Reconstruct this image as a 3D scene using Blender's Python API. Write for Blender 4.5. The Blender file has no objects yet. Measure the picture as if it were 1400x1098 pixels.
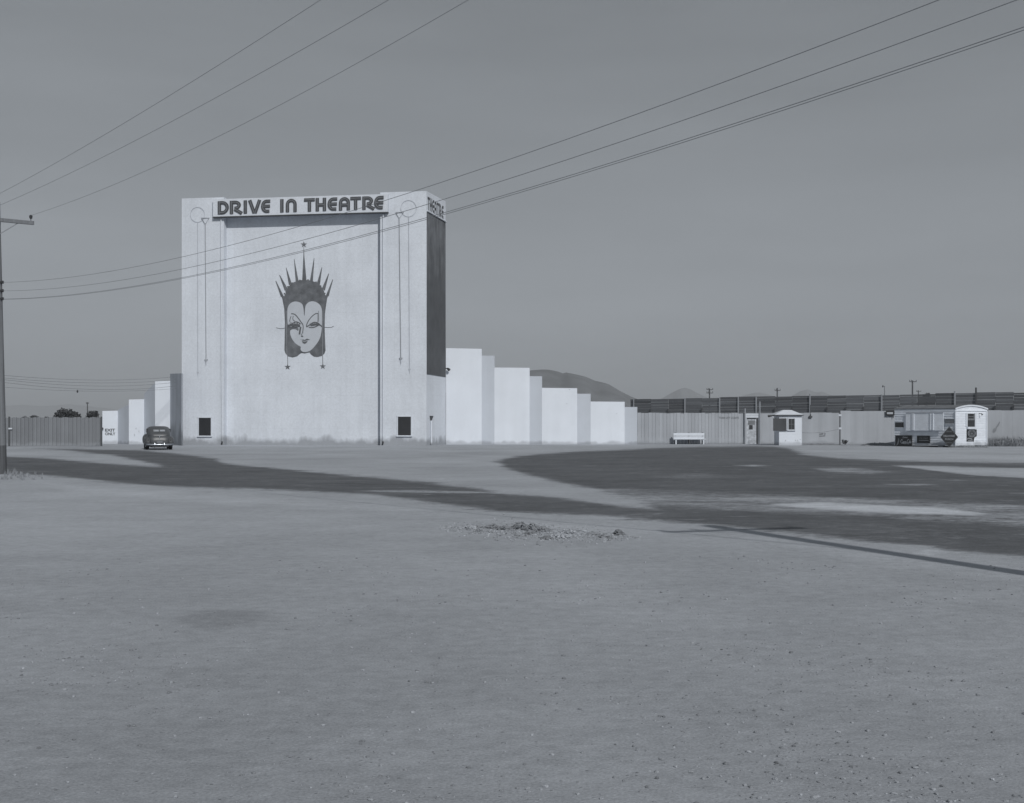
import bpy, bmesh, math, random
import numpy as np
from mathutils import Vector, Matrix
from mathutils.geometry import tessellate_polygon

random.seed(11)
SC = bpy.context.scene
COL = SC.collection
F, CX, HY, CH = 1700.0, 700.0, 578.0, 1.65      # survey of the photograph: focal length, centre, horizon, eye height

def W(px, py, Y):
    return Vector(((px - CX) / F * Y, Y, CH + (HY - py) / F * Y))
def G(px, py, z=0.0):
    Y = F * (CH - z) / (py - HY)
    return Vector(((px - CX) / F * Y, Y, z))
def GX(px, Y, z=0.0):
    return Vector(((px - CX) / F * Y, Y, z))

# ------------------------------------------------------------------ materials
def g(v):
    return (v * .945, v * .998, v * 1.08, 1.0)

def mat(name, v, rough=.9, var=.10, scale=1.5, stretch=(1, 1, 1), bump=0.0, bscale=25, dirt=0.0, dirt_v=.22,
        metallic=0.0, spec=.3, streak=0.0, fine=0.0, grid=0.0, fade=None):
    m = bpy.data.materials.new(name); m.use_nodes = True
    nt = m.node_tree; N = nt.nodes; L = nt.links
    b = N['Principled BSDF']
    b.inputs['Roughness'].default_value = rough
    b.inputs['Metallic'].default_value = metallic
    b.inputs['Specular IOR Level'].default_value = spec
    geo = N.new('ShaderNodeNewGeometry')
    def noise(sc, st=(1, 1, 1), det=5, rough_=.55):
        mp = N.new('ShaderNodeMapping'); mp.inputs['Scale'].default_value = st
        L.new(geo.outputs['Position'], mp.inputs['Vector'])
        n = N.new('ShaderNodeTexNoise'); n.inputs['Scale'].default_value = sc
        n.inputs['Detail'].default_value = det; n.inputs['Roughness'].default_value = rough_
        L.new(mp.outputs[0], n.inputs['Vector'])
        return n.outputs[0]
    def rng(s, a, c, lo=.3, hi=.7):
        r = N.new('ShaderNodeMapRange'); r.inputs[1].default_value = lo; r.inputs[2].default_value = hi
        r.inputs[3].default_value = a; r.inputs[4].default_value = c
        L.new(s, r.inputs[0]); return r.outputs[0]
    def mul(a, c):
        x = N.new('ShaderNodeMath'); x.operation = 'MULTIPLY'
        L.new(a, x.inputs[0])
        if isinstance(c, float): x.inputs[1].default_value = c
        else: L.new(c, x.inputs[1])
        return x.outputs[0]
    at = N.new('ShaderNodeAttribute'); at.attribute_name = 'tone'
    f = mul(rng(noise(scale, stretch), 1 - var, 1 + var), at.outputs['Fac'])
    if fine: f = mul(f, rng(noise(scale * 14, stretch), 1 - fine, 1 + fine))
    if streak: f = mul(f, rng(noise(1.6, (1, 1, .06)), 1 - streak, 1 + streak * .6))
    if grid:
        br = N.new('ShaderNodeTexBrick'); br.inputs['Scale'].default_value = 1.0
        br.inputs['Mortar Size'].default_value = .035; br.inputs['Brick Width'].default_value = 1.22
        br.inputs['Row Height'].default_value = 1.22; br.offset = 0.0
        br.inputs['Mortar Smooth'].default_value = 1.0
        sx = N.new('ShaderNodeSeparateXYZ'); L.new(geo.outputs['Position'], sx.inputs[0])
        cx = N.new('ShaderNodeCombineXYZ'); L.new(sx.outputs[0], cx.inputs[0]); L.new(sx.outputs[2], cx.inputs[1])
        L.new(cx.outputs[0], br.inputs['Vector'])
        f = mul(f, rng(br.outputs['Fac'], 1.0, 1 - grid, 0, 1))
    if fade:                                       # sun-bleached, flaking upper part
        sx = N.new('ShaderNodeSeparateXYZ'); L.new(geo.outputs['Position'], sx.inputs[0])
        k = mul(rng(sx.outputs[2], 0, 1, *fade), rng(noise(1.5, (1, 1, .22), 6, .7), 0, 1, .40, .62))
        f = mul(f, rng(k, 1.0, 1.9, 0, 1))
    mixc = N.new('ShaderNodeMix'); mixc.data_type = 'RGBA'; mixc.blend_type = 'MULTIPLY'
    mixc.inputs[0].default_value = 1.0
    mixc.inputs[6].default_value = g(v)
    L.new(f, mixc.inputs[7])
    out = mixc.outputs[2]
    if dirt:
        sx = N.new('ShaderNodeSeparateXYZ'); L.new(geo.outputs['Position'], sx.inputs[0])
        ad = N.new('ShaderNodeMath'); ad.operation = 'ADD'
        L.new(sx.outputs[2], ad.inputs[0]); L.new(rng(noise(1.1, (1, 1, .5)), .45 * dirt, -.45 * dirt), ad.inputs[1])
        d = rng(ad.outputs[0], .8, 0.0, dirt * .35, dirt)
        md = N.new('ShaderNodeMix'); md.data_type = 'RGBA'
        L.new(d, md.inputs[0]); L.new(out, md.inputs[6]); md.inputs[7].default_value = g(dirt_v)
        out = md.outputs[2]
    L.new(out, b.inputs['Base Color'])
    if bump:
        bp = N.new('ShaderNodeBump'); bp.inputs['Strength'].default_value = bump; bp.inputs['Distance'].default_value = .02
        L.new(noise(bscale), bp.inputs['Height']); L.new(bp.outputs[0], b.inputs['Normal'])
    return m

M = {}
M['tower'] = mat('tower_stucco', .615, var=.05, scale=.5, bump=.25, bscale=12, dirt=.62, dirt_v=.25, streak=.05, fine=.06, grid=.05)
M['wing'] = mat('wing_stucco', .655, var=.03, scale=.6, bump=.2, bscale=12, dirt=.30, dirt_v=.38, streak=.03, fine=.02)
M['wing_dark'] = mat('shaded_stucco', .50, var=.08, scale=.6, bump=.2, dirt=1.6, dirt_v=.22, streak=.08)  # stucco darkened for the shade on the panel turned from the sun
M['white'] = mat('white_paint', .62, rough=.6, var=.04, scale=3, dirt=.25)
M['trim'] = mat('old_white_trim', .56, rough=.6, var=.08, scale=4)
M['clap'] = mat('clapboard_paint', .70, rough=.7, var=.07, scale=3, stretch=(1, 1, 3), dirt=.4, dirt_v=.3, streak=.06)
M['letter'] = mat('sign_letter_paint', .07, rough=.6, var=.12, scale=3)
M['inline'] = mat('letter_tube', .19, rough=.5, var=.08)
M['mural'] = mat('mural_dark_paint', .132, var=.26, scale=2.2, streak=.14, fine=.16)
M['mural_line'] = mat('mural_line_paint', .11, var=.1)
M['face'] = mat('mural_pale_paint', .47, var=.05, scale=1.2, fine=.03)
M['rod_dark'] = mat('tube_dark', .30, rough=.5)
M['rod_pale'] = mat('tube_pale', .48, rough=.5)
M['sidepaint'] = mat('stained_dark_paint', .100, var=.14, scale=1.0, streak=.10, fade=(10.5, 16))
M['dark'] = mat('dark_glazing', .035, rough=.35, var=.15, spec=.5)
M['blackish'] = mat('black_metal', .03, rough=.5)
M['shutter'] = mat('grey_shutter', .075, rough=.8, streak=.1)
M['leftfence'] = mat('grey_corrugated', .185, rough=.75, var=.06, scale=.6, streak=.08, dirt=.3, dirt_v=.25)
M['palefence'] = mat('pale_boards', .365, rough=.9, var=.06, scale=.5, streak=.10, dirt=.22, dirt_v=.28)
M['slat'] = mat('weathered_slats', .13, rough=.95, var=.22, scale=1.2, stretch=(.15, .15, 4))
M['postl'] = mat('bleached_post', .30, rough=.9)
M['postd'] = mat('dark_post', .085, rough=.9)
M['pole'] = mat('pole_timber', .165, rough=.9, var=.22, scale=5, stretch=(3, 3, .12), bump=.5, bscale=30)
M['creosote'] = mat('creosoted_butt', .09, rough=.9, var=.25, scale=5, stretch=(3, 3, .2))
M['fartimber'] = mat('far_timber', .08)
M['wire'] = mat('copper_wire', .24, rough=.6)
M['insul'] = mat('insulator', .04, rough=.25, spec=.5)
M['carpaint'] = mat('car_paint', .075, rough=.42, var=.04, spec=.5)
M['chrome'] = mat('chrome', .5, rough=.34, metallic=1.0, var=.02)
M['tyre'] = mat('tyre_rubber', .025, rough=.85)
M['carglass'] = mat('car_glass', .36, rough=.15, var=.05, spec=.6)  # pale base stands in for sky reflected in the rear window
M['plate'] = mat('plate', .16, rough=.5)
M['sgnblack'] = mat('sign_enamel', .026, rough=.4, var=.12)
M['sgnlet'] = mat('sign_lettering', .36, rough=.5)
M['sgngrey'] = mat('sign_grey', .17, rough=.5, var=.2, scale=6)
M['roof'] = mat('tar_paper', .16, rough=.95, var=.15)
M['concrete'] = mat('concrete_tone', .4)
M['stain2'] = mat('fence_stain', .22, var=.2)
M['stainmark'] = mat('plaster_stain', .48, var=.1)
M['leaf'] = mat('foliage', .055, rough=.8, var=.25, scale=1.5)
M['bark'] = mat('bark', .10)
M['dry'] = mat('dry_stalks', .30, rough=.95, var=.2, scale=3)
M['hill'] = mat('hill_scrub', .125, rough=1, var=.30, scale=.012, fine=.15)
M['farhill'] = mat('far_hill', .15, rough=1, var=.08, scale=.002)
M['stone'] = mat('stone', .33, rough=.95, var=.3, scale=9, fine=.1)
M['clod'] = mat('damp_clods', .31, rough=1, var=.25, scale=4, bump=.6, bscale=40)
M['ridge'] = mat('ridge_earth', .19, rough=1, var=.3, scale=2)

# ------------------------------------------------------------------ mesh builder
class MB:
    def __init__(self):
        self.v = []; self.f = []; self.mi = []; self.t = []
    def add(self, vs, fs, mi=0, tone=1.0):
        o = len(self.v)
        self.v += [tuple(p) for p in vs]
        for q in fs:
            self.f.append([i + o for i in q]); self.mi.append(mi); self.t.append(tone)
    def hexa(self, p, mi=0, tone=1.0):          # p: 4 lower, 4 upper
        self.add(p, [(3, 2, 1, 0), (4, 5, 6, 7), (0, 1, 5, 4), (1, 2, 6, 5), (2, 3, 7, 6), (3, 0, 4, 7)], mi, tone)
    def foot(self, xy, z0, z1, mi=0, tone=1.0):   # footprint prism; z may be lists
        n = len(xy)
        z0 = z0 if isinstance(z0, (list, tuple)) else [z0] * n
        z1 = z1 if isinstance(z1, (list, tuple)) else [z1] * n
        vs = [(p[0], p[1], a) for p, a in zip(xy, z0)] + [(p[0], p[1], a) for p, a in zip(xy, z1)]
        fs = [tuple(range(n))[::-1], tuple(range(n, 2 * n))] + [(i, (i + 1) % n, n + (i + 1) % n, n + i) for i in range(n)]
        self.add(vs, fs, mi, tone)
    def obox(self, o, ax, ay, az, mi=0, tone=1.0):  # corner + three edge vectors
        o = Vector(o); ax = Vector(ax); ay = Vector(ay); az = Vector(az)
        self.hexa([o, o + ax, o + ax + ay, o + ay, o + az, o + ax + az, o + ax + ay + az, o + ay + az], mi, tone)
    def slab(self, pts, off, mi=0, tone=1.0):     # planar polygon (concave allowed) given thickness
        pts = [Vector(p) for p in pts]; off = Vector(off); n = len(pts)
        tri = tessellate_polygon([pts])
        nrm = Vector((0, 0, 0))
        for i in range(n): nrm += pts[i].cross(pts[(i + 1) % n])
        flip = nrm.dot(off) > 0
        vs = pts + [p + off for p in pts]
        fs = []
        for t in tri:
            a, b_, c = t
            nn = (pts[b_] - pts[a]).cross(pts[c] - pts[a])
            if nn.dot(off) > 0: a, c = c, a
            fs.append((a, b_, c)); fs.append((n + c, n + b_, n + a))
        for i in range(n):
            j = (i + 1) % n
            fs.append((i, j, n + j, n + i) if flip else (j, i, n + i, n + j))
        self.add(vs, fs, mi, tone)
    def tube(self, pts, r, n=8, mi=0, tone=1.0, cap=True):
        pts = [Vector(p) for p in pts]
        rs = r if isinstance(r, (list, tuple)) else [r] * len(pts)
        vs, fs = [], []
        for i, p in enumerate(pts):
            d = (pts[min(i + 1, len(pts) - 1)] - pts[max(i - 1, 0)]).normalized()
            a = d.cross(Vector((0, 0, 1)))
            if a.length < .05: a = d.cross(Vector((1, 0, 0)))
            a.normalize(); b = d.cross(a)
            for k in range(n):
                w = 2 * math.pi * k / n
                vs.append(p + (a * math.cos(w) + b * math.sin(w)) * rs[i])
        for i in range(len(pts) - 1):
            for k in range(n):
                fs.append((i * n + k, (i + 1) * n + k, (i + 1) * n + (k + 1) % n, i * n + (k + 1) % n))
        if cap:
            fs.append(tuple(range(n))); fs.append(tuple(range((len(pts) - 1) * n, len(pts) * n))[::-1])
        self.add(vs, fs, mi, tone)
    def rings(self, rings, mi=0, tone=1.0, cap=True):
        n = len(rings[0]); vs = [p for r in rings for p in r]; fs = []
        for i in range(len(rings) - 1):
            for k in range(n):
                fs.append((i * n + k, i * n + (k + 1) % n, (i + 1) * n + (k + 1) % n, (i + 1) * n + k))
        if cap:
            fs.append(tuple(range(n))[::-1]); fs.append(tuple(range((len(rings) - 1) * n, len(rings) * n)))
        self.add(vs, fs, mi, tone)
    def build(self, name, mats, parent=None, smooth=False, fix=False):
        me = bpy.data.meshes.new(name)
        off = Vector((0, 0, 0))
        q = parent
        while q is not None:
            off += q.location; q = q.parent
        me.from_pydata([tuple(Vector(p) - off) for p in self.v], [], self.f)
        if not isinstance(mats, (list, tuple)): mats = [mats]
        for m in mats: me.materials.append(m)
        me.polygons.foreach_set('material_index', self.mi)
        if smooth: me.polygons.foreach_set('use_smooth', [True] * len(self.f))
        a = me.attributes.new('tone', 'FLOAT', 'FACE'); a.data.foreach_set('value', self.t)
        if fix:
            bm = bmesh.new(); bm.from_mesh(me); bmesh.ops.recalc_face_normals(bm, faces=bm.faces); bm.to_mesh(me); bm.free()
        me.update()
        o = bpy.data.objects.new(name, me); COL.objects.link(o)
        if parent is not None: o.parent = parent
        return o

def tag(o, label=None, cat=None, group=None, kind=None):
    if label: o['label'] = label
    if cat: o['category'] = cat
    if group: o['group'] = group
    if kind: o['kind'] = kind
    return o
def thing(name, loc, label, cat, group=None):
    o = bpy.data.objects.new(name, None); COL.objects.link(o)
    o.location = Vector(loc); o.empty_display_size = .3
    return tag(o, label, cat, group)

class Plane:                       # a vertical plane: o on it, a along it (to the right), n towards the viewer's side
    def __init__(s, p0, p1):
        s.o = Vector((p0[0], p0[1], 0)); d = Vector((p1[0] - p0[0], p1[1] - p0[1], 0))
        s.len = d.length; s.a = d.normalized(); s.n = Vector((s.a.y, -s.a.x, 0))
    def px(s, px, py, d=0.0):
        dr = Vector(((px - CX) / F, 1, (HY - py) / F)); c = Vector((0, 0, CH))
        t = (s.o + s.n * d - c).dot(s.n) / dr.dot(s.n)
        return c + dr * t
    def at(s, u, z, d=0.0):
        return s.o + s.a * u + s.n * d + Vector((0, 0, z))
    def u(s, p): return (Vector(p) - s.o).dot(s.a)

def text2d(body, shear=0.0, off=0.0, space=1.0):
    cu = bpy.data.curves.new('glyphs', 'FONT'); cu.body = body; cu.shear = shear; cu.offset = off; cu.space_character = space
    cu.resolution_u = 4
    ob = bpy.data.objects.new('glyphs', cu); COL.objects.link(ob)
    dg = bpy.context.evaluated_depsgraph_get(); dg.update()
    me = bpy.data.meshes.new_from_object(ob.evaluated_get(dg))
    vs = [(v.co.x, v.co.y) for v in me.vertices]; fs = [tuple(p.vertices) for p in me.polygons]
    bpy.data.objects.remove(ob); bpy.data.curves.remove(cu); bpy.data.meshes.remove(me)
    x0 = min(p[0] for p in vs); x1 = max(p[0] for p in vs); y0 = min(p[1] for p in vs); y1 = max(p[1] for p in vs)
    return [((x - x0) / (x1 - x0), (y - y0) / (y1 - y0)) for x, y in vs], fs
def put_text(mb, body, fn, shear=0, off=0.0, mi=0, space=1.0):   # fn maps (0..1, 0..1) to a point in space
    vs, fs = text2d(body, shear, off, space)
    mb.add([fn(x, y) for x, y in vs], fs, mi)

def strip2d(pts, w):               # polyline with width -> polygon outline
    n = len(pts); L_, R_ = [], []
    for i in range(n):
        a = pts[max(i - 1, 0)]; b = pts[min(i + 1, n - 1)]
        dx, dy = b[0] - a[0], b[1] - a[1]; l = math.hypot(dx, dy) or 1
        ww = w[i] if isinstance(w, (list, tuple)) else w
        nx, ny = -dy / l * ww / 2, dx / l * ww / 2
        L_.append((pts[i][0] + nx, pts[i][1] + ny)); R_.append((pts[i][0] - nx, pts[i][1] - ny))
    return L_, R_
def put_strip(mb, pts, w, fn, off, mi=0):
    L_, R_ = strip2d(pts, w); off = Vector(off)
    n = len(pts)
    A = [fn(*p) for p in L_]; B = [fn(*p) for p in R_]
    vs = A + B + [p + off for p in A] + [p + off for p in B]
    fs = []
    for i in range(n - 1):
        fs += [(2 * n + i, 2 * n + i + 1, 3 * n + i + 1, 3 * n + i), (i, i + 1, 2 * n + i + 1, 2 * n + i), (n + i + 1, n + i, 3 * n + i, 3 * n + i + 1)]
    fs += [(0, 2 * n, 3 * n, n), (n - 1, 2 * n - 1, 4 * n - 1, 3 * n - 1)]
    mb.add(vs, fs, mi)
def ell(cx, cy, rx, ry, a0, a1, n=14):
    return [(cx + rx * math.cos(math.radians(a0 + (a1 - a0) * i / n)), cy + ry * math.sin(math.radians(a0 + (a1 - a0) * i / n))) for i in range(n + 1)]

# ------------------------------------------------------------------ ground
def ground_mat(name, drive):
    m = bpy.data.materials.new(name); m.use_nodes = True
    nt = m.node_tree; N = nt.nodes; L = nt.links; b = N['Principled BSDF']
    b.inputs['Roughness'].default_value = 1.0; b.inputs['Specular IOR Level'].default_value = .12
    geo = N.new('ShaderNodeNewGeometry')
    def noise(sc, st=(1, 1, 1), det=6, r=.6, dist=0):
        mp = N.new('ShaderNodeMapping'); mp.inputs['Scale'].default_value = st
        L.new(geo.outputs['Position'], mp.inputs['Vector'])
        n = N.new('ShaderNodeTexNoise'); n.inputs['Scale'].default_value = sc; n.inputs['Detail'].default_value = det
        n.inputs['Roughness'].default_value = r; n.inputs['Distortion'].default_value = dist
        L.new(mp.outputs[0], n.inputs['Vector']); return n.outputs[0]
    def rng(s, a, c, lo=.3, hi=.7):
        r = N.new('ShaderNodeMapRange'); r.inputs[1].default_value = lo; r.inputs[2].default_value = hi
        r.inputs[3].default_value = a; r.inputs[4].default_value = c
        L.new(s, r.inputs[0]); return r.outputs[0]
    def op(o, a, c):
        x = N.new('ShaderNodeMath'); x.operation = o
        for i, q in enumerate((a, c)):
            if isinstance(q, (int, float)): x.inputs[i].default_value = q
            else: L.new(q, x.inputs[i])
        return x.outputs[0]
    f = rng(noise(.16, (1, .8, 1), 5), .86, 1.14)
    f = op('MULTIPLY', f, rng(noise(1.1, (.7, 1, 1), 7, .68), .92, 1.08))
    f = op('MULTIPLY', f, rng(noise(7, det=8, r=.7), .86, 1.14))
    f = op('MULTIPLY', f, rng(noise(60, det=3, r=.7), .78, 1.22))
    # small dark and light flecks of grit
    vo = N.new('ShaderNodeTexVoronoi'); vo.inputs['Scale'].default_value = 22; vo.inputs['Randomness'].default_value = 1
    L.new(geo.outputs['Position'], vo.inputs['Vector'])
    sc = N.new('ShaderNodeSeparateColor'); L.new(vo.outputs['Color'], sc.inputs[0])
    grit = op('MULTIPLY', rng(vo.outputs['Distance'], 1, 0, .10, .22), rng(sc.outputs[0], 0, 1, .78, .80))
    f = op('MULTIPLY', f, op('SUBTRACT', 1.0, op('MULTIPLY', grit, rng(sc.outputs[1], -.25, .45, .2, .8))))
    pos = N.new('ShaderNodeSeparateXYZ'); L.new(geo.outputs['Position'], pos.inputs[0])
    f = op('MULTIPLY', f, rng(op('ADD', pos.outputs[1], rng(noise(.3), -3, 3)), .94, 1.10, 6, 18))   # ground tone darker towards the near side
    # damp patch in the near ground
    c = G(305, 846); sx = N.new('ShaderNodeSeparateXYZ'); L.new(geo.outputs['Position'], sx.inputs[0])
    ex = op('POWER', op('DIVIDE', op('SUBTRACT', sx.outputs[0], c.x), .50), 2.0)
    ey = op('POWER', op('DIVIDE', op('SUBTRACT', sx.outputs[1], c.y), .62), 2.0)
    e = op('ADD', op('ADD', ex, ey), rng(noise(2.5), -.5, .5))
    f = op('MULTIPLY', f, rng(e, .82, 1.0, .25, 1.15))
    if drive:
        ap = N.new('ShaderNodeAttribute'); ap.attribute_name = 'pale'
        f = op('MULTIPLY', f, rng(op('MULTIPLY', ap.outputs['Fac'], rng(noise(2.2, (.5, 1, 1), 7, .7), .3, 1.3)), 1.0, 1.55, 0, 1))
    sand = N.new('ShaderNodeMix'); sand.data_type = 'RGBA'; sand.blend_type = 'MULTIPLY'; sand.inputs[0].default_value = 1
    sand.inputs[6].default_value = g(.345); L.new(f, sand.inputs[7])
    out = sand.outputs[2]
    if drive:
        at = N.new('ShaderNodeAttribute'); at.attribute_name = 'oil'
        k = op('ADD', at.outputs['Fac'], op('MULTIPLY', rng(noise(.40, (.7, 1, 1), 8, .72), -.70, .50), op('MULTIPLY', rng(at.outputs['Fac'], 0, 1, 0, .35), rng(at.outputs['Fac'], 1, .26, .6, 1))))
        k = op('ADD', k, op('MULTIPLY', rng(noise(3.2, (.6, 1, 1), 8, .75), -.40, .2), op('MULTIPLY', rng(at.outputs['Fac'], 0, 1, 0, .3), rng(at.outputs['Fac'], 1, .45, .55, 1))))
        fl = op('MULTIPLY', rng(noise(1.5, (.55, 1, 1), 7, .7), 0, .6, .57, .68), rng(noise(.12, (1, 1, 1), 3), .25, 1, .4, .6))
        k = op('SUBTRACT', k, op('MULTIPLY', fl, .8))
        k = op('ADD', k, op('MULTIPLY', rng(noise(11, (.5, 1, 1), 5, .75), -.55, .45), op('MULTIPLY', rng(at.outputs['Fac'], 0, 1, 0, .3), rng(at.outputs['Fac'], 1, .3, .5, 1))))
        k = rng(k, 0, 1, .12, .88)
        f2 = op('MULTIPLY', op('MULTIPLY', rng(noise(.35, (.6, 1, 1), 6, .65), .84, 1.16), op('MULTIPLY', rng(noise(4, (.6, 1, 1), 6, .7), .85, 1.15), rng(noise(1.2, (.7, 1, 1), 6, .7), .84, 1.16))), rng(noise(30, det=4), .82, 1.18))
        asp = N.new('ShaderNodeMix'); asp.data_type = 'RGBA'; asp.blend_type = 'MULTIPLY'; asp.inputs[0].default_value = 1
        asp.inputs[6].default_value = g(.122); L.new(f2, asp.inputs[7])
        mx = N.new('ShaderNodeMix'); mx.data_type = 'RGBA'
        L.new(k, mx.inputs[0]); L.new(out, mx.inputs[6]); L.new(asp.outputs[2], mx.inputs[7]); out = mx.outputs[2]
    L.new(out, b.inputs['Base Color'])
    h = op('ADD', op('MULTIPLY', noise(9, det=8, r=.65), .018), op('MULTIPLY', noise(55, det=3), .007))
    h = op('ADD', h, op('MULTIPLY', noise(1.3, det=4), .05))
    h = op('ADD', h, op('MULTIPLY', grit, .012))
    bp = N.new('ShaderNodeBump'); bp.inputs['Strength'].default_value = .45; bp.inputs['Distance'].default_value = 1.0
    L.new(h, bp.inputs['Height']); L.new(bp.outputs[0], b.inputs['Normal'])
    return m
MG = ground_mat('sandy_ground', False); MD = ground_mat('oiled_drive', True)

gm = MB(); S_ = 11000
gm.add([(-S_, -600, 0), (S_, -600, 0), (S_, 11500, 0), (-S_, 11500, 0)], [(0, 1, 2, 3)])
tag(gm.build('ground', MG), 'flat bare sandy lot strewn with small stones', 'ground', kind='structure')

# the oiled drive: a sheet on the ground, its edges feathered with sand
def sd_poly(P, x, y):
    n = len(P); d = 1e18; s = 1.0; j = n - 1
    for i in range(n):
        ax, ay = P[i]; bx, by = P[j]
        ex, ey = bx - ax, by - ay; wx, wy = x - ax, y - ay
        t = max(0, min(1, (wx * ex + wy * ey) / (ex * ex + ey * ey + 1e-9)))
        dx, dy = wx - ex * t, wy - ey * t
        d = min(d, dx * dx + dy * dy)
        c1, c2, c3 = y >= ay, y < by, ex * wy > ey * wx
        if (c1 and c2 and c3) or (not c1 and not c2 and not c3): s = -s
        j = i
    return s * math.sqrt(d)
# corners surveyed in (bearing, drop) and kept as (x/y, ln y) so widths follow the ground
YS = 4.0   # bearing is weighed against the drop below the horizon
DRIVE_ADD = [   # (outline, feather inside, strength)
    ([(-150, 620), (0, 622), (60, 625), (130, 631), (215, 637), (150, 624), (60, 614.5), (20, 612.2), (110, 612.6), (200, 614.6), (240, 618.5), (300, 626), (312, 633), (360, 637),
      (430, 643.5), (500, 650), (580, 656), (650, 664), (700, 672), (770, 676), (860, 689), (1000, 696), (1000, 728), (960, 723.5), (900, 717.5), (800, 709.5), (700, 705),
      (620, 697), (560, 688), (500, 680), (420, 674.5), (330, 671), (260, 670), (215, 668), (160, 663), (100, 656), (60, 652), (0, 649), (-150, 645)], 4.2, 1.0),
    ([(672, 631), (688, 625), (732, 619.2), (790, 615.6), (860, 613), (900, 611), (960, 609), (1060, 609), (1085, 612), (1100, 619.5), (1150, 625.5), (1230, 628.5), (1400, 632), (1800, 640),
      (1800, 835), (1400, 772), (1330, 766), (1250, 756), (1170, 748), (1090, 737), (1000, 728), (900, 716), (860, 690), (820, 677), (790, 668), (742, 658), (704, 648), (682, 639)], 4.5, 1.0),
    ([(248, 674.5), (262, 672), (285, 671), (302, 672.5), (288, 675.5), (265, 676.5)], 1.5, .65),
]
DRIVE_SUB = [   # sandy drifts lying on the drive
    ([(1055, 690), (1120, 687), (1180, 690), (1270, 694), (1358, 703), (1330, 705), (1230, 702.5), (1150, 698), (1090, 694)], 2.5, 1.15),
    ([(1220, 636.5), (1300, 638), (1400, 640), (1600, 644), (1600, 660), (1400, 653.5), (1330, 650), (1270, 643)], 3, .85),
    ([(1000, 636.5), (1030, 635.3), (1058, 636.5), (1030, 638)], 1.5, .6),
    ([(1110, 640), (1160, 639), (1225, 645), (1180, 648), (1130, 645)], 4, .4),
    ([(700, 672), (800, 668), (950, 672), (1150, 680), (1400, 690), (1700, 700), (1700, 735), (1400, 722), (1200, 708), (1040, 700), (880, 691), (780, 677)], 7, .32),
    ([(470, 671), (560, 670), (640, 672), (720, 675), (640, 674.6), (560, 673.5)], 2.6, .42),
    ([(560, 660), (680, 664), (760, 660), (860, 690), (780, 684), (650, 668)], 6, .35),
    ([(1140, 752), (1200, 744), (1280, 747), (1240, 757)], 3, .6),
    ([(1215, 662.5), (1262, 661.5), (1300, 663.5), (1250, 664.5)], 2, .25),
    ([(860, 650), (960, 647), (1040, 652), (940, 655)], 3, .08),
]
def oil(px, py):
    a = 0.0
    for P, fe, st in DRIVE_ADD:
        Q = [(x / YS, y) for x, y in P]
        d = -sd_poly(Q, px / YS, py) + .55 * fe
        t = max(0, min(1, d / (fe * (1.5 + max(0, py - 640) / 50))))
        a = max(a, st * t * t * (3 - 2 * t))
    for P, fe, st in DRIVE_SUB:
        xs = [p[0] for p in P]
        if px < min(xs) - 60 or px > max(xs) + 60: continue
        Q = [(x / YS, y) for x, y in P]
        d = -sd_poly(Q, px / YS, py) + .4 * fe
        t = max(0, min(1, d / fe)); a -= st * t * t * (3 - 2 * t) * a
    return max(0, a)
rows = [608.4]
while rows[-1] < 835: rows.append(rows[-1] + .5 + (rows[-1] - 608) * .004)
cols = list(np.linspace(-200, 1800, 340))
V_, A_, PL_ = [], [], []
PALE = [([(20, 652.5), (160, 668), (330, 675.5), (520, 685), (700, 711), (900, 722), (980, 730), (860, 735), (560, 704), (330, 692), (100, 675)], 7, .26), ([(1000, 731), (1090, 741), (1240, 760), (1400, 778), (1600, 810), (1600, 835), (1400, 800), (1200, 775)], 7, .2), ([(1085, 613.5), (1160, 612.5), (1400, 613), (1700, 617), (1700, 634), (1400, 630), (1230, 627), (1130, 622)], 3, .16), (DRIVE_SUB[0][0], 2.6, .85), ([(1225, 638), (1300, 639), (1400, 641), (1600, 645), (1600, 656), (1400, 651), (1330, 648), (1270, 643)], 2, .3), ([(1010, 636.3), (1030, 635.6), (1052, 636.5), (1030, 637.6)], 1.0, .6), ([(1240, 757), (1270, 751), (1300, 755), (1270, 760)], 2, .5)]
def pale(px, py):
    a = 0
    for P, fe, st in PALE:
        if px < P[0][0] - 60 or py < min(q[1] for q in P) - 12 or py > max(q[1] for q in P) + 12: continue
        t = max(0, min(1, (-sd_poly([(x / YS, y) for x, y in P], px / YS, py) + .2 * fe) / fe)); a = max(a, st * t)
    return a
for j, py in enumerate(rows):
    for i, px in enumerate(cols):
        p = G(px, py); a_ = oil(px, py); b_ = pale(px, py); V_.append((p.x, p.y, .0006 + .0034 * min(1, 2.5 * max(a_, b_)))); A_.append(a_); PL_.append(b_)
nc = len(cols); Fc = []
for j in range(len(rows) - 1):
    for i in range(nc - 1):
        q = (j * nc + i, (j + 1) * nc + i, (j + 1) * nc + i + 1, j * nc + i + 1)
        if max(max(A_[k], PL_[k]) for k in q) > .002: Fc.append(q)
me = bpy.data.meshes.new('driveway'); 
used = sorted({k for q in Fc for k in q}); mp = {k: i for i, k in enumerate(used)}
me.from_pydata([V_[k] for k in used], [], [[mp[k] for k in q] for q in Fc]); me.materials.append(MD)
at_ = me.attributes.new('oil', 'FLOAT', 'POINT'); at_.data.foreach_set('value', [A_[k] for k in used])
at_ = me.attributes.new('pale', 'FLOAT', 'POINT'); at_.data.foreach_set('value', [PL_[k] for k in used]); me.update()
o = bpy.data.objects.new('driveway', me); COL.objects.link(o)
tag(o, 'dark oiled driveway sweeping across the sandy lot', 'driveway', kind='structure')

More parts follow.
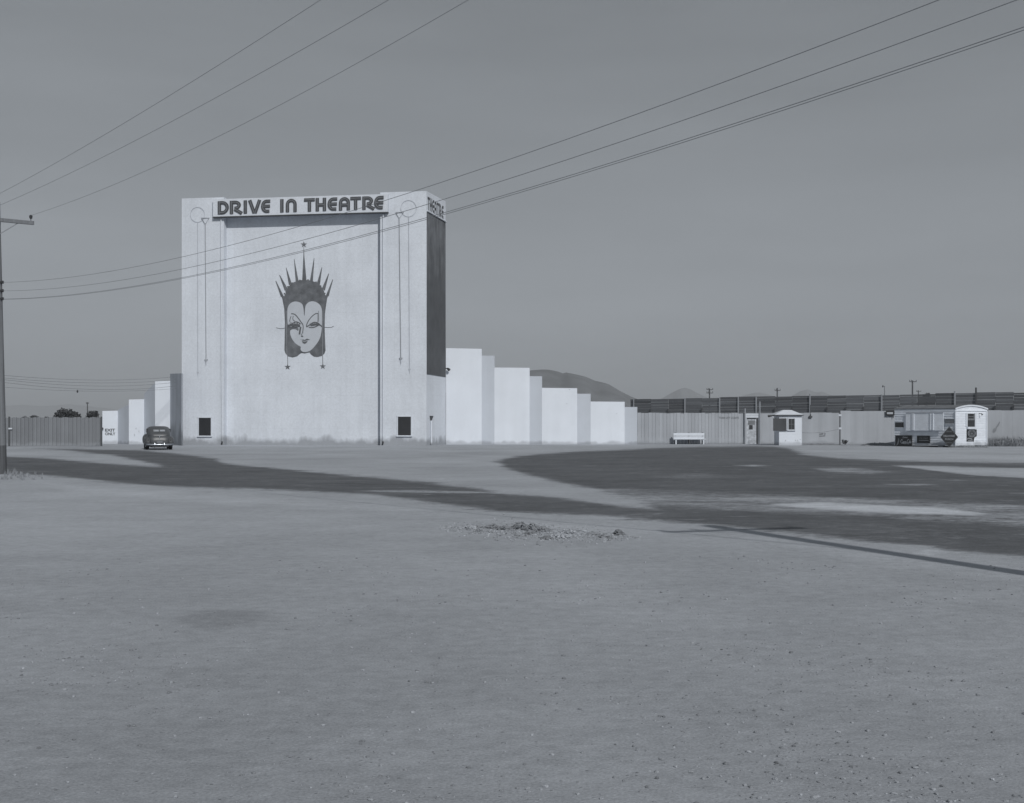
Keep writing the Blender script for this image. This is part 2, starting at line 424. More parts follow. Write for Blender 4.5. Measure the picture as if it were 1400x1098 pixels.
# gravel: templates and scattering
def stone_templates(k=6):
    T = []
    for i in range(k):
        bm = bmesh.new(); bmesh.ops.create_icosphere(bm, subdivisions=1 if i < 4 else 2, radius=1)
        for v in bm.verts:
            v.co *= random.uniform(.75, 1.2); v.co.z *= .62
        bm.verts.ensure_lookup_table()
        T.append(([v.co.copy() for v in bm.verts], [[v.index for v in f_.verts] for f_ in bm.faces])); bm.free()
    return T
TPL = stone_templates()
def put_stone(mb, p, s, tone=1.0, sink=.25):
    vs, fs = random.choice(TPL)
    R = Matrix.Rotation(random.uniform(0, 6.28), 3, 'Z') @ Matrix.Diagonal((random.uniform(.8, 1.35), random.uniform(.7, 1.1), random.uniform(.7, 1.1)))
    c = Vector(p) + Vector((0, 0, s * .62 * (1 - 2 * sink) * .8))
    mb.add([c + (R @ v) * s for v in vs], fs, 0, tone)
gv = MB()
BIG = [(195, 831, 5), (320, 905, 4), (364, 932, 5), (274, 982, 6), (442, 992, 7), (560, 932, 7), (570, 919, 5), (592, 924, 5), (565, 945, 4), (312, 1056, 6), (150, 1045, 7), (537, 1031, 7),
       (602, 997, 6), (590, 979, 4), (93, 1070, 8), (755, 1032, 9), (942, 931, 5), (905, 994, 5), (1060, 1066, 9), (1068, 1069, 6), (1170, 1086, 9), (1188, 1065, 9), (1095, 1087, 7), (1357, 1066, 8),
       (1305, 1096, 8), (945, 1056, 6), (961, 896, 4), (1267, 1057, 6), (899, 957, 4), (1036, 767, 4), (1270, 974, 4), (1290, 982, 5), (1300, 981, 4), (530, 866, 4), (563, 867, 4), (448, 955, 5), (700, 910, 4),
       (1120, 885, 3), (740, 1080, 7), (707, 1078, 8), (790, 1086, 7), (573, 998, 6), (620, 1006, 5), (653, 1007, 6), (690, 1028, 5), (1148, 1032, 5), (1160, 1032, 5), (1313, 1045, 5), (1314, 1063, 6),
       (500, 1076, 6), (465, 1074, 6), (425, 1077, 5), (20, 1060, 7), (50, 1073, 6), (352, 983, 4), (415, 948, 4), (527, 903, 4), (543, 899, 3), (660, 996, 4), (1390, 930, 4), (1200, 973, 4)]
for px, py, s in BIG:
    p = G(px, py); put_stone(gv, p, s * .5 * p.y / F * .85, random.uniform(.7, 1.2))
def clump(x, y):
    return .5 + .5 * math.sin(x * 1.9 + 1.3 * math.sin(y * .8)) * math.sin(y * 1.1 + 1.7 * math.sin(x * .7))
n = 0
while n < 2600:
    py = 1180 - 420 * random.random() ** .75; px = random.uniform(-250, 1650)
    p = G(px, py)
    if p.y > 24 or (py < 790 and oil(px, py) > .1): continue
    if random.random() > .08 + .88 * clump(p.x, p.y) ** 3: continue
    s = .0042 * (1 / max(.05, random.random())) ** .5
    put_stone(gv, p, min(s, .011) * (1 + p.y * .03), random.uniform(.55, 1.06)); n += 1
tag(gv.build('gravel', M['stone']), 'loose pebbles and grit scattered over the near sand', 'gravel', kind='stuff')

# broken clods of earth turned up beside the drive
cb = MB()
def clod_band(px): return 722 + (px - 610) * .052
for i in range(1500):
    t = random.random(); px = 600 + 275 * t
    w = 13 * math.sin(math.pi * min(1, t * 1.05)) ** .6 + 2
    py = clod_band(px) + random.gauss(0, .42) * w
    p = G(px, py); core = math.exp(-((px - 712) / 50) ** 2) + .5 * math.exp(-((px - 838) / 16) ** 2)
    s = random.uniform(.006, .020) * (1 + .8 * core * random.random())
    put_stone(cb, p, s, random.uniform(.85, 1.35) * (1 - .35 * core * random.random()) * (random.choice((.75, 1, 1, 1))), .3)
for (px, py, h, r, tn) in [(675, 722, .07, .14, .8), (690, 724, .06, .13, .7), (712, 723, .13, .20, .62), (728, 724, .11, .18, .62), (742, 726, .08, .16, .8), (725, 730, .05, .1, .7), (748, 737, .05, .09, .6),
                        (846, 731, .09, .09, .5), (828, 735, .05, .1, .7), (812, 731, .04, .12, .9), (655, 721, .04, .12, .9), (660, 726, .04, .12, .9), (780, 728, .05, .3, 1.5), (765, 734, .04, .25, 1.5), (640, 722, .03, .2, 1.3)]:
    c = G(px, py)
    for k in range(80):
        a = random.uniform(0, 6.28); q = random.random() ** .6
        put_stone(cb, c + Vector((math.cos(a) * r * q, math.sin(a) * r * q * 1.5, h * (1 - q) * .8)), random.uniform(.010, .028) * (1.3 - .5 * q), (tn * .6 + .3) * random.uniform(.85, 1.15), .3)
tag(cb.build('rubble', M['clod']), 'broken clods of turned earth beside the driveway edge', 'rubble', kind='stuff')

# ------------------------------------------------------------------ theatre tower
FL, FR, BR = GX(248.5, 93.0), GX(583.0, 90.0), GX(609.3, 94.2)
PF = Plane(FL, FR); PS = Plane(FR, BR)
inw = -PF.n; DB = (BR - FR).dot(inw); RD = .55; OV = .27
ZT = 18.42; ZS0 = 16.95; ZS1 = 18.24
tower = thing('theatre_tower', (FL + FR) / 2, 'tall white stucco screen tower with a crowned face painted on its front', 'tower')
def Fp(px): return PF.px(px, HY)
def xy(p, d=0): q = Vector(p) + inw * d; return (q.x, q.y)
wb = MB()
BL = FL + (BR - FR)
wb.foot([xy(FL), xy(Fp(306)), xy(Fp(306), DB), xy(BL)], 0, ZT)
wb.foot([xy(Fp(519.8)), xy(FR), xy(BR), xy(Fp(519.8), DB)], 0, ZT)
wb.foot([xy(Fp(306), RD), xy(Fp(519.8), RD), xy(Fp(519.8), DB), xy(Fp(306), DB)], 0, ZS1 - .02)
wb.foot([xy(Fp(306), 0), xy(Fp(519.8), 0), xy(Fp(519.8), RD - .003), xy(Fp(306), RD - .003)], ZS0 + .02, ZS1 - .02)
wb.build('wall', M['tower'], tower, fix=True)
PR = Plane(FL + inw * RD, FR + inw * RD)     # the recessed panel
# sign board with deco letters
sb = MB()
p0, p1 = PF.px(293, HY), PF.px(531.5, HY)
e = .003
sb.foot([xy(p0, -OV), xy(p1, -OV), xy(p1, -e), xy(p0, -e)], ZS0, ZS1)
board = sb.build('sign_board', M['tower'], tower)
kb = MB(); kb.foot([xy(p0, -OV - .03), xy(p1, -OV - .03), xy(p1, -e), xy(p0, -e)], ZS0 - .07, ZS0 - .003)
kb.build('sign_ledge', M['shutter'], board)

def deco(ch, w, h=18.0, t=4.4):
    q = t / 2
    if ch == 'D': return [[(q, 0), (q, h)], [(q, h - q)] + ell(w * .42, h / 2, w * .58 - q, h / 2 - q, 90, -90) + [(q, q)]]
    if ch == 'R': return [[(q, 0), (q, h)], [(q, h - q)] + ell(w * .42, h * .655, w * .42 - q, h * .345 - q, 90, -90, 10) + [(w * .35, h * .31 + q)], [(w * .36, h * .36), (w - 1.2, .4)]]
    if ch == 'I': return [[(w / 2, 0), (w / 2, h)]]
    if ch == 'V': return [[(q * .9, h), (w / 2 - .6, .2)], [(w - q * .9, h), (w / 2 + .6, .2)]]
    if ch == 'E': return [[(w - .4, h - q)] + ell(w * .58, h / 2, w * .58 - q, h / 2 - q, 90, 270, 16) + [(w - 1.6, q)], [(q, h / 2), (w - .8, h / 2)]]
    if ch == 'N': return [[(q, 0), (q, h * .55)] + ell(w / 2, h * .58, w / 2 - q, h * .42 - q, 180, 0, 12) + [(w - q, h * .55), (w - q, 0)]]
    if ch == 'A': return [[(q, 0), (q, h * .55)] + ell(w / 2, h * .58, w / 2 - q, h * .42 - q, 180, 0, 12) + [(w - q, h * .55), (w - q, 0)], [(q, h * .40), (w - q, h * .40)]]
    if ch == 'T': return [[(0, h - q), (w, h - q)], [(w / 2, 0), (w / 2, h - t)]]
    if ch == 'H': return [[(q, 0), (q, h)], [(w - q, 0), (w - q, h)], [(q, h * .47), (w - q, h * .47)]]
LET = [('D', 298, 313), ('R', 314.5, 332.3), ('I', 333, 338.2), ('V', 339.6, 357.2), ('E', 357.2, 370), ('I', 383, 388.2), ('N', 391, 405.8),
       ('T', 416, 430.5), ('H', 431.8, 446), ('E', 448, 461.5), ('A', 463.6, 478.6), ('T', 479.2, 493.6), ('R', 495.6, 513), ('E', 511.8, 525)]
lb = MB(); st = 0
for ch, a, b_ in LET:
    for k, pl in enumerate(deco(ch, b_ - a)):
        def fn(x, y, a=a):
            X = a + x; py = 293.2 - (X - 300) * 7.2 / 220 - y
            return PF.px(X, py, OV + .004)
        th = .05 + .004 * k + (.02 if ch == 'E' and a > 500 else 0)
        put_strip(lb, pl, 4.4, fn, PF.n * th, 0)
        put_strip(lb, pl, .75, fn, PF.n * (th + .02), 1)
lb.build('lettering', [M['letter'], M['inline']], board)
# the same word on the side
lb = MB(); WD = [('T', 1), ('H', 1), ('E', .95), ('A', 1), ('T', 1), ('R', 1.05), ('E', .95)]
tot = sum(w for _, w in WD) + .12 * 6; u0 = 584.6; x = 0
S = (606.4 - u0) / tot
for ch, w in WD:
    for k, pl in enumerate(deco(ch, 14.5)):
        def fn(xx, y, x=x, w=w):
            X = u0 + (x + xx / 14.5 * w) * S
            py = (287.0 + (X - 585) * 12.8 / 21) - y / 18 * 18.4
            return PS.px(X, py, .004)
        put_strip(lb, pl, 3.5, fn, PS.n * (.008 + .003 * k), 0)
    x += w + .12
lb.build('lettering', M['letter'], tower)
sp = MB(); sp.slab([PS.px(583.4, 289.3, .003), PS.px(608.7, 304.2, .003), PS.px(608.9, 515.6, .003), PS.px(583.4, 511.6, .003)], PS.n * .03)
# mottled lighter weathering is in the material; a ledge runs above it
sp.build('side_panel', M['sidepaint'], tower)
ld = MB(); ld.slab([PS.px(583.2, 287.6, .003), PS.px(608.9, 302.4, .003), PS.px(608.9, 304.0, .003), PS.px(583.2, 289.1, .003)], PS.n * .12)
ld.build('side_ledge', M['tower'], tower)
# windows
for (a, b_, t, bt) in [(272, 288.6, 571.3, 595.6), (544.2, 562, 569.8, 595.2)]:
    w_ = MB(); d = .05
    A, B = PF.px(a, t), PF.px(b_, bt); u0_, u1_ = PF.u(A), PF.u(B); z0, z1 = B.z, A.z
    def fr(u0, u1, z0, z1, d0=.003, d1=.05): w_.obox(PF.at(u0, z0, d0), PF.a * (u1 - u0), -PF.n * (d0 - d1), Vector((0, 0, z1 - z0)))
    fr(u0_ - .07, u0_, z0, z1); fr(u1_, u1_ + .07, z0, z1); fr(u0_ - .07, u1_ + .07, z1, z1 + .1, d1=.07)
    win = w_.build('window', M['white'], tower)
    w_ = MB(); fr(u0_, u1_, z0, z1, .003, .012)
    for k in range(9): fr(u0_ + .004, u1_ - .004, z0 + .05 + k * (z1 - z0) / 9, z0 + .09 + k * (z1 - z0) / 9, .012, .03)
    w_.build('louvre', M['dark'], win)
    w_ = MB(); fr(u0_ - .1, u1_ + .1, z0 - .09, z0 - .003, .003, .13); w_.build('sill', M['white'], win)
# downspouts beside the recess
for (xt, yt, xb) in [(302.2, 300.5, 303.6), (524.0, 293.0, 523.6)]:
    d_ = MB(); A = PF.px(xt, yt, .07); B = PF.px(xb, 603.5, .07)
    d_.tube([A, B], .05, 8)
    pp = d_.build('downspout', M['tower'], tower)
    d_ = MB(); d_.tube([B - Vector((0, 0, .003)), B + Vector((0, 0, -.12)), B + Vector((0, 0, -.2)) + PF.n * .12], .06, 8); d_.build('outlet', M['blackish'], pp)
# tube ornaments on the piers
def ornament(cx, cy, r, line_b, tri, tip):
    rb = MB()
    ring = [PF.px(cx + r * .95 * math.cos(a), cy - r * math.sin(a), .04) for a in np.linspace(0, 2 * math.pi, 33)]
    rb.tube(ring, .013, 5, 0, cap=False)
    A, B = PF.px(cx + .3, cy + r, .04), PF.px(line_b[0], line_b[1], .04)
    rb.tube([A, B], .022, 5)
    rb.tube([B + PF.a * -.06, B + Vector((0, 0, -.10)), B + PF.a * .06], .03, 5)
    rb.tube([B, B - Vector((0, 0, .32))], [.03, .015], 5)
    (x0, x1, y0), (ax, ay) = tri
    T = [PF.px(x0, y0, .06), PF.px(x1, y0, .06), PF.px(ax, ay, .06)]
    rb.tube(T + [T[0]], .022, 5, 1)
    C = PF.px(tip[0], tip[1], .06); rb.tube([T[2], C], .025, 5, 1)
    rb.tube([C + PF.a * -.1 + Vector((0, 0, .03)), C - Vector((0, 0, .12)), C + PF.a * .1 + Vector((0, 0, .03))], .045, 5, 1)
    rb.tube([C, C - Vector((0, 0, .40))], [.06, .02], 5, 0)
    rb.build('tube_ornament', [M['rod_pale'], M['rod_dark']], tower)
ornament(270, 293.5, 10.2, (270.6, 508.5), ((275.4, 286.2, 298), (280.6, 306.5)), (281.8, 492))
ornament(558.6, 285, 11.2, (560, 504.5), ((541, 552, 290.3), (545.8, 298.8)), (548, 489.8))
# rain head and pipe, floodlight on the side
d_ = MB(); A = PS.px(589.6, 575, .08); B = PS.px(589.8, 607.5, .08); d_.tube([A, B], .07, 8); pipe = d_.build('drain_pipe', M['white'], tower)
d_ = MB(); d_.tube([A, A + Vector((0, 0, .12)), A + Vector((0, 0, .34))], [.06, .08, .17], 8); d_.build('rain_head', M['shutter'], pipe)
d_ = MB(); A = PS.px(608.6, 504.5, .0); d_.tube([A, A + PS.n * .13 + Vector((0, 0, .05))], .03, 6); C = A + PS.n * .13 + Vector((0, 0, .05))
d_.tube([C, C + PS.n * .12 - Vector((0, 0, .06)), C + PS.n * .22 - Vector((0, 0, .16))], [.05, .10, .11], 8); d_.build('floodlight', M['blackish'], tower)

# mural
def r6(x, y): return (370 + x / 9.98, 400 + y / 9.98)
def r5(x, y): return (370 + x / 9.98, 320 + y / 9.98)
mural = None
def layer(name, polys, m, d, parent, th=.004, strips=()):
    b = MB()
    for k, P in enumerate(polys): b.slab([PR.px(x, y, d + .0006 * k) for x, y in P], PR.n * th)
    for k, (P, w) in enumerate(strips):
        put_strip(b, [(x, y) for x, y in P], w, lambda x, y, k=k: PR.px(x, y, d + .0005 * k), PR.n * th)
    return b.build(name, m, parent)
def star(cx, cy, R, r=None):
    r = r or R * .40
    return [(cx + (R if i % 2 == 0 else r) * math.sin(i * math.pi / 5), cy - (R if i % 2 == 0 else r) * math.cos(i * math.pi / 5)) for i in range(10)]
def smooth(P, it=2, closed=True):
    for _ in range(it):
        Q = []; n = len(P)
        for i in range(n if closed else n - 1):
            a, b = P[i], P[(i + 1) % n]
            Q += [(a[0] * .75 + b[0] * .25, a[1] * .75 + b[1] * .25), (a[0] * .25 + b[0] * .75, a[1] * .25 + b[1] * .75)]
        if not closed: Q = [P[0]] + Q + [P[-1]]
        P = Q
    return P
crown_top = [(148, 855), (182, 850), (205, 815), (200, 770), (235, 735), (268, 690), (310, 660), (390, 630), (453, 628), (525, 630), (610, 655), (660, 685), (700, 730), (728, 775), (735, 815), (757, 845), (785, 840)]
sil = [r5(*p) for p in crown_top] + [r6(*p) for p in [(772, 80), (756, 180), (742, 290), (738, 420), (738, 520), (745, 690), (750, 790), (735, 832), (700, 866), (640, 882), (590, 876), (548, 845), (530, 818),
      (505, 822), (462, 833), (425, 826), (400, 838), (360, 872), (300, 888), (240, 874), (202, 832), (188, 785), (192, 600), (195, 400), (185, 220), (160, 90)]]
spikes = [[(430, 645), (447, 300), (451, 175), (455, 175), (460, 300), (490, 645)], [(342, 655), (318, 340), (324, 340), (382, 648)], [(250, 700), (208, 460), (215, 458), (288, 675)], [(192, 775), (118, 562), (126, 558), (232, 745)],
          [(140, 860), (66, 644), (74, 638), (182, 855)], [(535, 645), (590, 330), (597, 332), (576, 652)], [(632, 670), (697, 452), (703, 455), (672, 695)], [(700, 742), (790, 538), (797, 542), (740, 775)], [(750, 850), (845, 618), (852, 624), (792, 850)]]
scal = []
for (x, y, r) in [(295, 672, 14), (400, 635, 14), (510, 632, 16), (620, 660, 14), (238, 722, 14), (680, 712, 14), (190, 815, 12), (738, 812, 12)]:
    scal.append([r5(*p) for p in ell(x, y, r, r, 0, 360, 8)[:-1]])
mural = layer('mural', [sil] + [[r5(*p) for p in s] for s in spikes] + scal + [star(415.4, 334.4, 4.6), star(393.2, 501.8, 4.4), star(441.4, 501, 4.4)], M['mural'], .004, tower,
      strips=[([r6(232, 860), r6(233, 980)], .75), ([r6(709, 860), r6(711, 975)], .75), ([r6(75, 478), r6(95, 487), r6(130, 493), r6(165, 492), r6(196, 485)], .8), ([r6(735, 475), r6(790, 479), r6(830, 475), r6(860, 461)], .8)])
face = [(228, 240), (234, 200), (255, 160), (295, 130), (340, 120), (395, 132), (432, 158), (446, 200), (452, 260), (456, 318), (463, 318), (468, 255), (472, 200), (485, 162), (520, 130), (572, 116), (628, 132), (672, 166), (694, 205),
        (702, 260), (702, 360), (700, 480), (690, 560), (668, 640), (620, 712), (560, 780), (515, 808), (462, 818), (425, 804), (406, 775), (414, 738), (380, 724), (335, 692), (290, 632), (268, 575), (264, 525), (285, 503), (340, 500), (380, 530), (384, 480), (300, 470), (246, 462), (230, 430), (226, 330)]
fc = layer('face', [smooth([r6(*p) for p in face], 1)], M['face'], .016, mural)
ft = []
def S6(P, w, sm=1): w = max(w) if isinstance(w, list) else w; ft.append((smooth([r6(*p) for p in P], sm, False) if sm else [r6(*p) for p in P], w * 1.5))
S6([(280, 290), (312, 290), (345, 308), (392, 370), (440, 438)], [.3, .6, .7, .8, .8, .8, .9, .9, .9, .8][:10], 1)
S6([(648, 284), (610, 288), (560, 328), (518, 380), (490, 440), (490, 472)], .8)
S6([(645, 285), (646, 380), (640, 420)], .5); S6([(655, 250), (657, 400)], .35)
S6([(280, 320), (262, 370), (262, 400)], .6); S6([(308, 320), (300, 370), (330, 392)], .6)
S6([(262, 436), (300, 425), (335, 398), (370, 402), (410, 430)], .9); S6([(235, 446), (300, 442), (350, 436), (400, 446)], 1.2); S6([(290, 462), (350, 474), (405, 462)], .9)
S6([(335, 400), (330, 438)], .5, 0); S6([(360, 400), (362, 436)], .5, 0); S6([(312, 412), (305, 440)], .5, 0)
S6([(488, 470), (540, 438), (585, 404), (635, 410), (680, 446), (702, 468)], 1.0); S6([(520, 474), (570, 482), (622, 464), (662, 440)], .9); S6([(545, 440), (590, 430), (640, 432), (690, 452)], 1.2); S6([(550, 458), (600, 450)], .6, 0)
S6([(440, 440), (446, 470), (436, 560)], .7); S6([(415, 594), (430, 600), (444, 598)], .9); S6([(410, 470), (400, 520), (394, 572)], 1.5); S6([(420, 560), (432, 596)], .5, 0)
LIPS = [[r6(*p) for p in q] for q in ([(398, 636), (425, 646), (446, 640), (462, 648), (496, 628), (542, 646), (505, 652), (470, 660), (440, 658)], [(424, 664), (470, 668), (508, 660), (488, 690), (464, 702), (442, 692)])]
S6([(408, 800), (462, 824), (530, 806)], .8)
S6([(222, 240), (226, 420)], .25, 0)
for q in range(7): S6([(270 + q * 20, 412 - abs(q - 3.5) * 3), (262 + q * 21, 436)], .45, 0); S6([(540 + q * 20, 420 - (3.5 - abs(q - 3)) * 5), (536 + q * 22, 444)], .45, 0)
S6([(245, 452), (330, 452), (400, 452)], 1.0); S6([(540, 448), (600, 440), (660, 446)], 1.0)
layer('features', LIPS, M['mural_line'], .024, fc, strips=ft)
layer('cord', [], M['face'], .016, mural, strips=[([r6(214, 250), r6(222, 850)], .22)]); layer('cord', [], M['face'], .016, mural, strips=[([r6(713, 250), r6(708, 850)], .22)])

# ------------------------------------------------------------------ stepped wing walls
def wing(name, nodes, tops, label, mats, y_th=.35):
    c = GX(*nodes[0]); t = thing(name, c, label, 'wall'); out = []
    for i in range(len(nodes) - 1):
        a, b_ = GX(*nodes[i]), GX(*nodes[i + 1]); ta, tb = tops[i]
        za = W(nodes[i][0], ta, nodes[i][1]).z; zb = W(nodes[i + 1][0], tb, nodes[i + 1][1]).z
        m = MB(); m.foot([(a.x, a.y), (b_.x, b_.y), (b_.x + .02, b_.y + y_th), (a.x + .02, a.y + y_th)], 0, [za, zb, zb, za])
        o = m.build('wall_panel', mats[i], t); out.append((o, Plane(a, b_)))
    return t, out
wr, wrp = wing('wing_wall', [(609.8, 94.3), (658.5, 94.9), (676, 94.3), (724, 94.9), (741, 94.3), (789, 94.9), (807.5, 94.3), (854, 94.9), (871.3, 94.3)],
     [(476, 477), (486.3, 486.3), (502.5, 503), (514.4, 514.4), (530.3, 530.8), (538.4, 538.4), (549, 549.4), (556.5, 556.5)],
     'white folded wall stepping down from the tower toward the ticket booth', [M['wing']] * 8)
wl, wlp = wing('wing_wall', [(140, 96.3), (161, 96.9), (176.2, 94.8), (197, 95.4), (212, 93.3), (232.6, 93.9), (248.2, 89.6)],
     [(562, 561.5), (560.5, 553), (546.3, 545.8), (538.5, 523), (521, 520.6), (511, 510.5)],
     'white folded wall stepping down from the tower to the words EXIT ONLY', [M['wing'], M['wing'], M['wing'], M['wing'], M['wing'], M['wing_dark']])
ep, epl = wlp[0]; tb_ = MB()
def tl(y0, y1, x0=144, x1=157.5): return lambda x, y: epl.px(x0 + (x1 - x0) * x, y0 + (y1 - y0) * (1 - y), .006)
put_text(tb_, 'EXIT', tl(586.2, 590.2, 143.6, 157.4), off=.035); put_text(tb_, 'ONLY', tl(591.2, 595.2, 143.8, 157.8), off=.035)
tb_.build('lettering', M['letter'], ep)
for k, P_, pts in [(4, wrp, [(778.5, 532.6, 1.2, .9), (775, 552, 1.6, .7)]), (6, wrp, [(843, 565.6, 1.2, .9)]), (2, wlp, [(186, 586, 2.5, 3), (190, 590, 1.5, 4), (184, 595, 2, 4)])]:
    o_, q_ = P_[k]
    for (x, y, w, h) in pts:
        d_ = MB(); d_.slab([q_.px(x + w * .5 * math.cos(a) * random.uniform(.6, 1.2), y + h * .5 * math.sin(a) * random.uniform(.6, 1.2), .004) for a in np.linspace(0, 5.7, 9)], q_.n * .003); d_.build('stain', M['stainmark'] if k == 2 else M['sgngrey'], o_)
# small lamp on the end of the exit wall
d_ = MB(); A = epl.px(141, 585.5, .0); d_.tube([A, A + epl.n * .08 - epl.a * .06], .02, 6); d_.tube([A + epl.n * .08 - epl.a * .06 + Vector((0, 0, .05)), A + epl.n * .08 - epl.a * .06 - Vector((0, 0, .08))], [.05, .08], 8); d_.build('lamp', M['blackish'], ep)

# ------------------------------------------------------------------ fences
def vfence(name, pxa, ya, pxb, yb, ta, tb, m, label, bw=.25, dvar=.015, tvar=.08, seam=.012, cap=True, rib=False):
    a, b_ = GX(pxa, ya), GX(pxb, yb); P = Plane(a, b_)
    za = W(pxa, ta, ya).z; zb = W(pxb, tb, yb).z
    t = thing(name, (a + b_) / 2, label, 'fence'); m_ = MB(); u = 0
    while u < P.len - .02:
        w = min(bw * (1 if rib else random.uniform(.8, 1.2)), P.len - u); d = (dvar if int(u / bw + .5) % 2 else 0) if rib else random.uniform(0, dvar)
        z = za + (zb - za) * (u + w / 2) / P.len + random.uniform(-.028, .028)
        m_.obox(P.at(u, .02, -.03), P.a * (w - seam), P.n * (.03 + d), Vector((0, 0, z)), 0, 1 + random.uniform(-tvar, tvar))
        u += w
    # rails behind
    for zz in (.5, za * .55, za - .35): m_.obox(P.at(0.01, zz, -.08), P.a * (P.len - .02), P.n * .045, Vector((0, 0, .1)), 0, .6)
    m_.build('board_panel', m, t)
    return t, P
lf, lfp = vfence('fence', -60, 86.5, 138.6, 87.6, 571.4, 571.0, M['leftfence'], 'dark grey corrugated fence with narrow vertical ribs left of the exit wall', bw=.135, dvar=.05, tvar=.06, seam=.004, rib=True)
for px in (12.6, 138.8):
    d_ = MB(); A = lfp.px(px, 610.5, .06); A.z = 0; d_.tube([A, A + Vector((0, 0, 2.08))], .06, 8); d_.build('post', M['postd'], lf)
d_ = MB(); A = lfp.px(14.2, 587, .1); d_.obox(A - PF.a * .12, PF.a * .26, PF.n * .05, Vector((0, 0, .1))); d_.build('latch', M['white'], lf)
fa, fap = vfence('fence', 871.6, 96.2, 1016.8, 96.2, 565.0, 565.4, M['palefence'], 'pale vertical board fence behind the white bench', bw=.27, tvar=.06, seam=.014)
fb, fbp = vfence('fence', 1039, 97.0, 1147.8, 97.0, 565.3, 564.6, M['palefence'], 'pale smooth fence behind the ticket booth', bw=.95, tvar=.02, seam=.004, dvar=.005)
fc_, fcp = vfence('fence', 1149, 92.3, 1226, 92.3, 562.3, 562.4, M['palefence'], 'pale fence between the booth and the clapboard trailer', bw=.9, tvar=.025, seam=.004, dvar=.005)
fd, fdp = vfence('fence', 1330, 92.0, 1480, 91.0, 562.0, 560, M['palefence'], 'pale fence above dry weeds right of the trailer', bw=.9, tvar=.03, seam=.004, dvar=.005)
d_ = MB(); d_.slab([fdp.px(x, y, .02) for x, y in [(1357, 590), (1358.5, 586), (1361, 585), (1366, 577), (1367.5, 576.5), (1366, 581), (1363, 585), (1362, 589), (1359, 592)]], fdp.n * .004); d_.build('stain', M['stain2'], fd)
# faded words on the board fence
tb_ = MB(); put_text(tb_, 'TURN OFF LIGHTS', lambda x, y: fap.px(983 + 27 * x, 570.0 + 2.6 * (1 - y), .024), off=.01); tb_.build('lettering', M['sgngrey'], fa)
d_ = MB(); A = fcp.px(1148.3, 608, .1); A.z = 0; d_.tube([A, A + Vector((0, 0, 2.5))], .045, 7); gp = d_.build('post', M['postd'], fc_)
for py in (569, 587):
    d_ = MB(); A = fcp.px(1148.3, py, .18); d_.obox(A - PF.a * .09, PF.a * .2, PF.n * .05, Vector((0, 0, .14))); d_.build('hinge', M['trim'], gp)
# tall slatted fence behind
ka, kb_ = GX(862, 125), GX(1440, 96); KP = Plane(ka, kb_)
sf = thing('slatted_fence', (ka + kb_) / 2, 'tall dark fence of weathered horizontal slats rising behind the pale fences', 'fence')
posts = [(867, 1), (890, 0), (914, 0), (937, 1), (960, 0), (984.5, 1), (1010, 1), (1034.5, 1), (1060, 0), (1083, 0), (1108, 2), (1131, 0), (1157, 0), (1181, 0), (1206, 1), (1230, 0), (1254, 0), (1279, 0), (1306, 2), (1335, 3), (1361, 0), (1386, 0), (1412, 0), (1438, 0)]
zt = lambda px: KP.px(px, 545.6 - (px - 862) * (9.6 / 538)).z
prev = 862
for px, kd in posts:
    ua, ub = KP.u(KP.px(prev, HY)), KP.u(KP.px(px, HY)); m_ = MB(); top = zt((px + prev) / 2) + random.uniform(-.05, .05); tn = random.uniform(.82, 1.12); z = .3
    while z < top - .05:
        h = min(.26 * random.uniform(.85, 1.1), top - z)
        m_.obox(KP.at(ua + .01, z, random.uniform(0, .03)), KP.a * (ub - ua - .02), -KP.n * .03, Vector((random.uniform(-.01, .01), 0, h - random.choice((.004, .008, .018)))), 0, tn * random.choice((.85, .95, 1, 1, 1.08, 1.22)))
        z += h
    m_.build('board_panel', M['slat'], sf)
    p_ = MB(); hh = zt(px) + (.18 if kd >= 2 else .0)
    if kd in (1, 2):
        p_.obox(KP.at(ub - .05, 0, .05), KP.a * .1, KP.n * .08, Vector((0, 0, hh)), 0)
    else:
        p_.obox(KP.at(ub - .06, 0, .05), KP.a * .12, KP.n * .08, Vector((0, 0, hh - (.0 if kd == 3 else 1.05))), 1)
        if kd == 3: p_.obox(KP.at(ub - .06, hh, .05), KP.a * .12, KP.n * .08, Vector((0, 0, .25)), 1)
    p_.build('post', [M['postl'], M['postd']], sf); prev = px
# thin pipe posts above the pale fence
for (px, t_) in [(1018.6, 558.5), (1038.8, 549.0)]:
    A = GX(px, 96.0); d_ = MB(); d_.tube([A, Vector((A.x, A.y, W(px, t_, 96).z))], .05, 7)
    tag(d_.build('pipe_post', M['postl']), 'short pale pipe standing left of the battered door' if px < 1030 else 'taller pale pipe standing right of the battered door', 'post', 'pipes beside the entrance door')

# ------------------------------------------------------------------ entrance door
DP = Plane(GX(1016.9, 96.2), GX(1039.1, 96.2))
dr = thing('entrance_door', GX(1028, 96.2), 'battered pale door in a white frame between the fence and booth', 'door')
def pbox(mb, P, x0, x1, y0, y1, d0, d1, mi=0, tone=1.0):
    A, B = P.px(x0, y0, d0), P.px(x1, y1, d0)
    u0, u1 = P.u(A), P.u(B); z0, z1 = min(A.z, B.z), max(A.z, B.z)
    mb.obox(P.at(u0, z0, d0), P.a * (u1 - u0), P.n * (d1 - d0), Vector((0, 0, z1 - z0)), mi, tone)
d_ = MB(); pbox(d_, DP, 1016.9, 1020.6, 571.4, 608, 0, .10, 0, .82); pbox(d_, DP, 1036.2, 1039.0, 571.4, 608, 0, .10, 0, .82); pbox(d_, DP, 1018.4, 1038.2, 565.3, 567.6, .0, .13); pbox(d_, DP, 1019, 1037.6, 567.8, 571.2, 0, .11); d_.build('frame', M['trim'], dr)
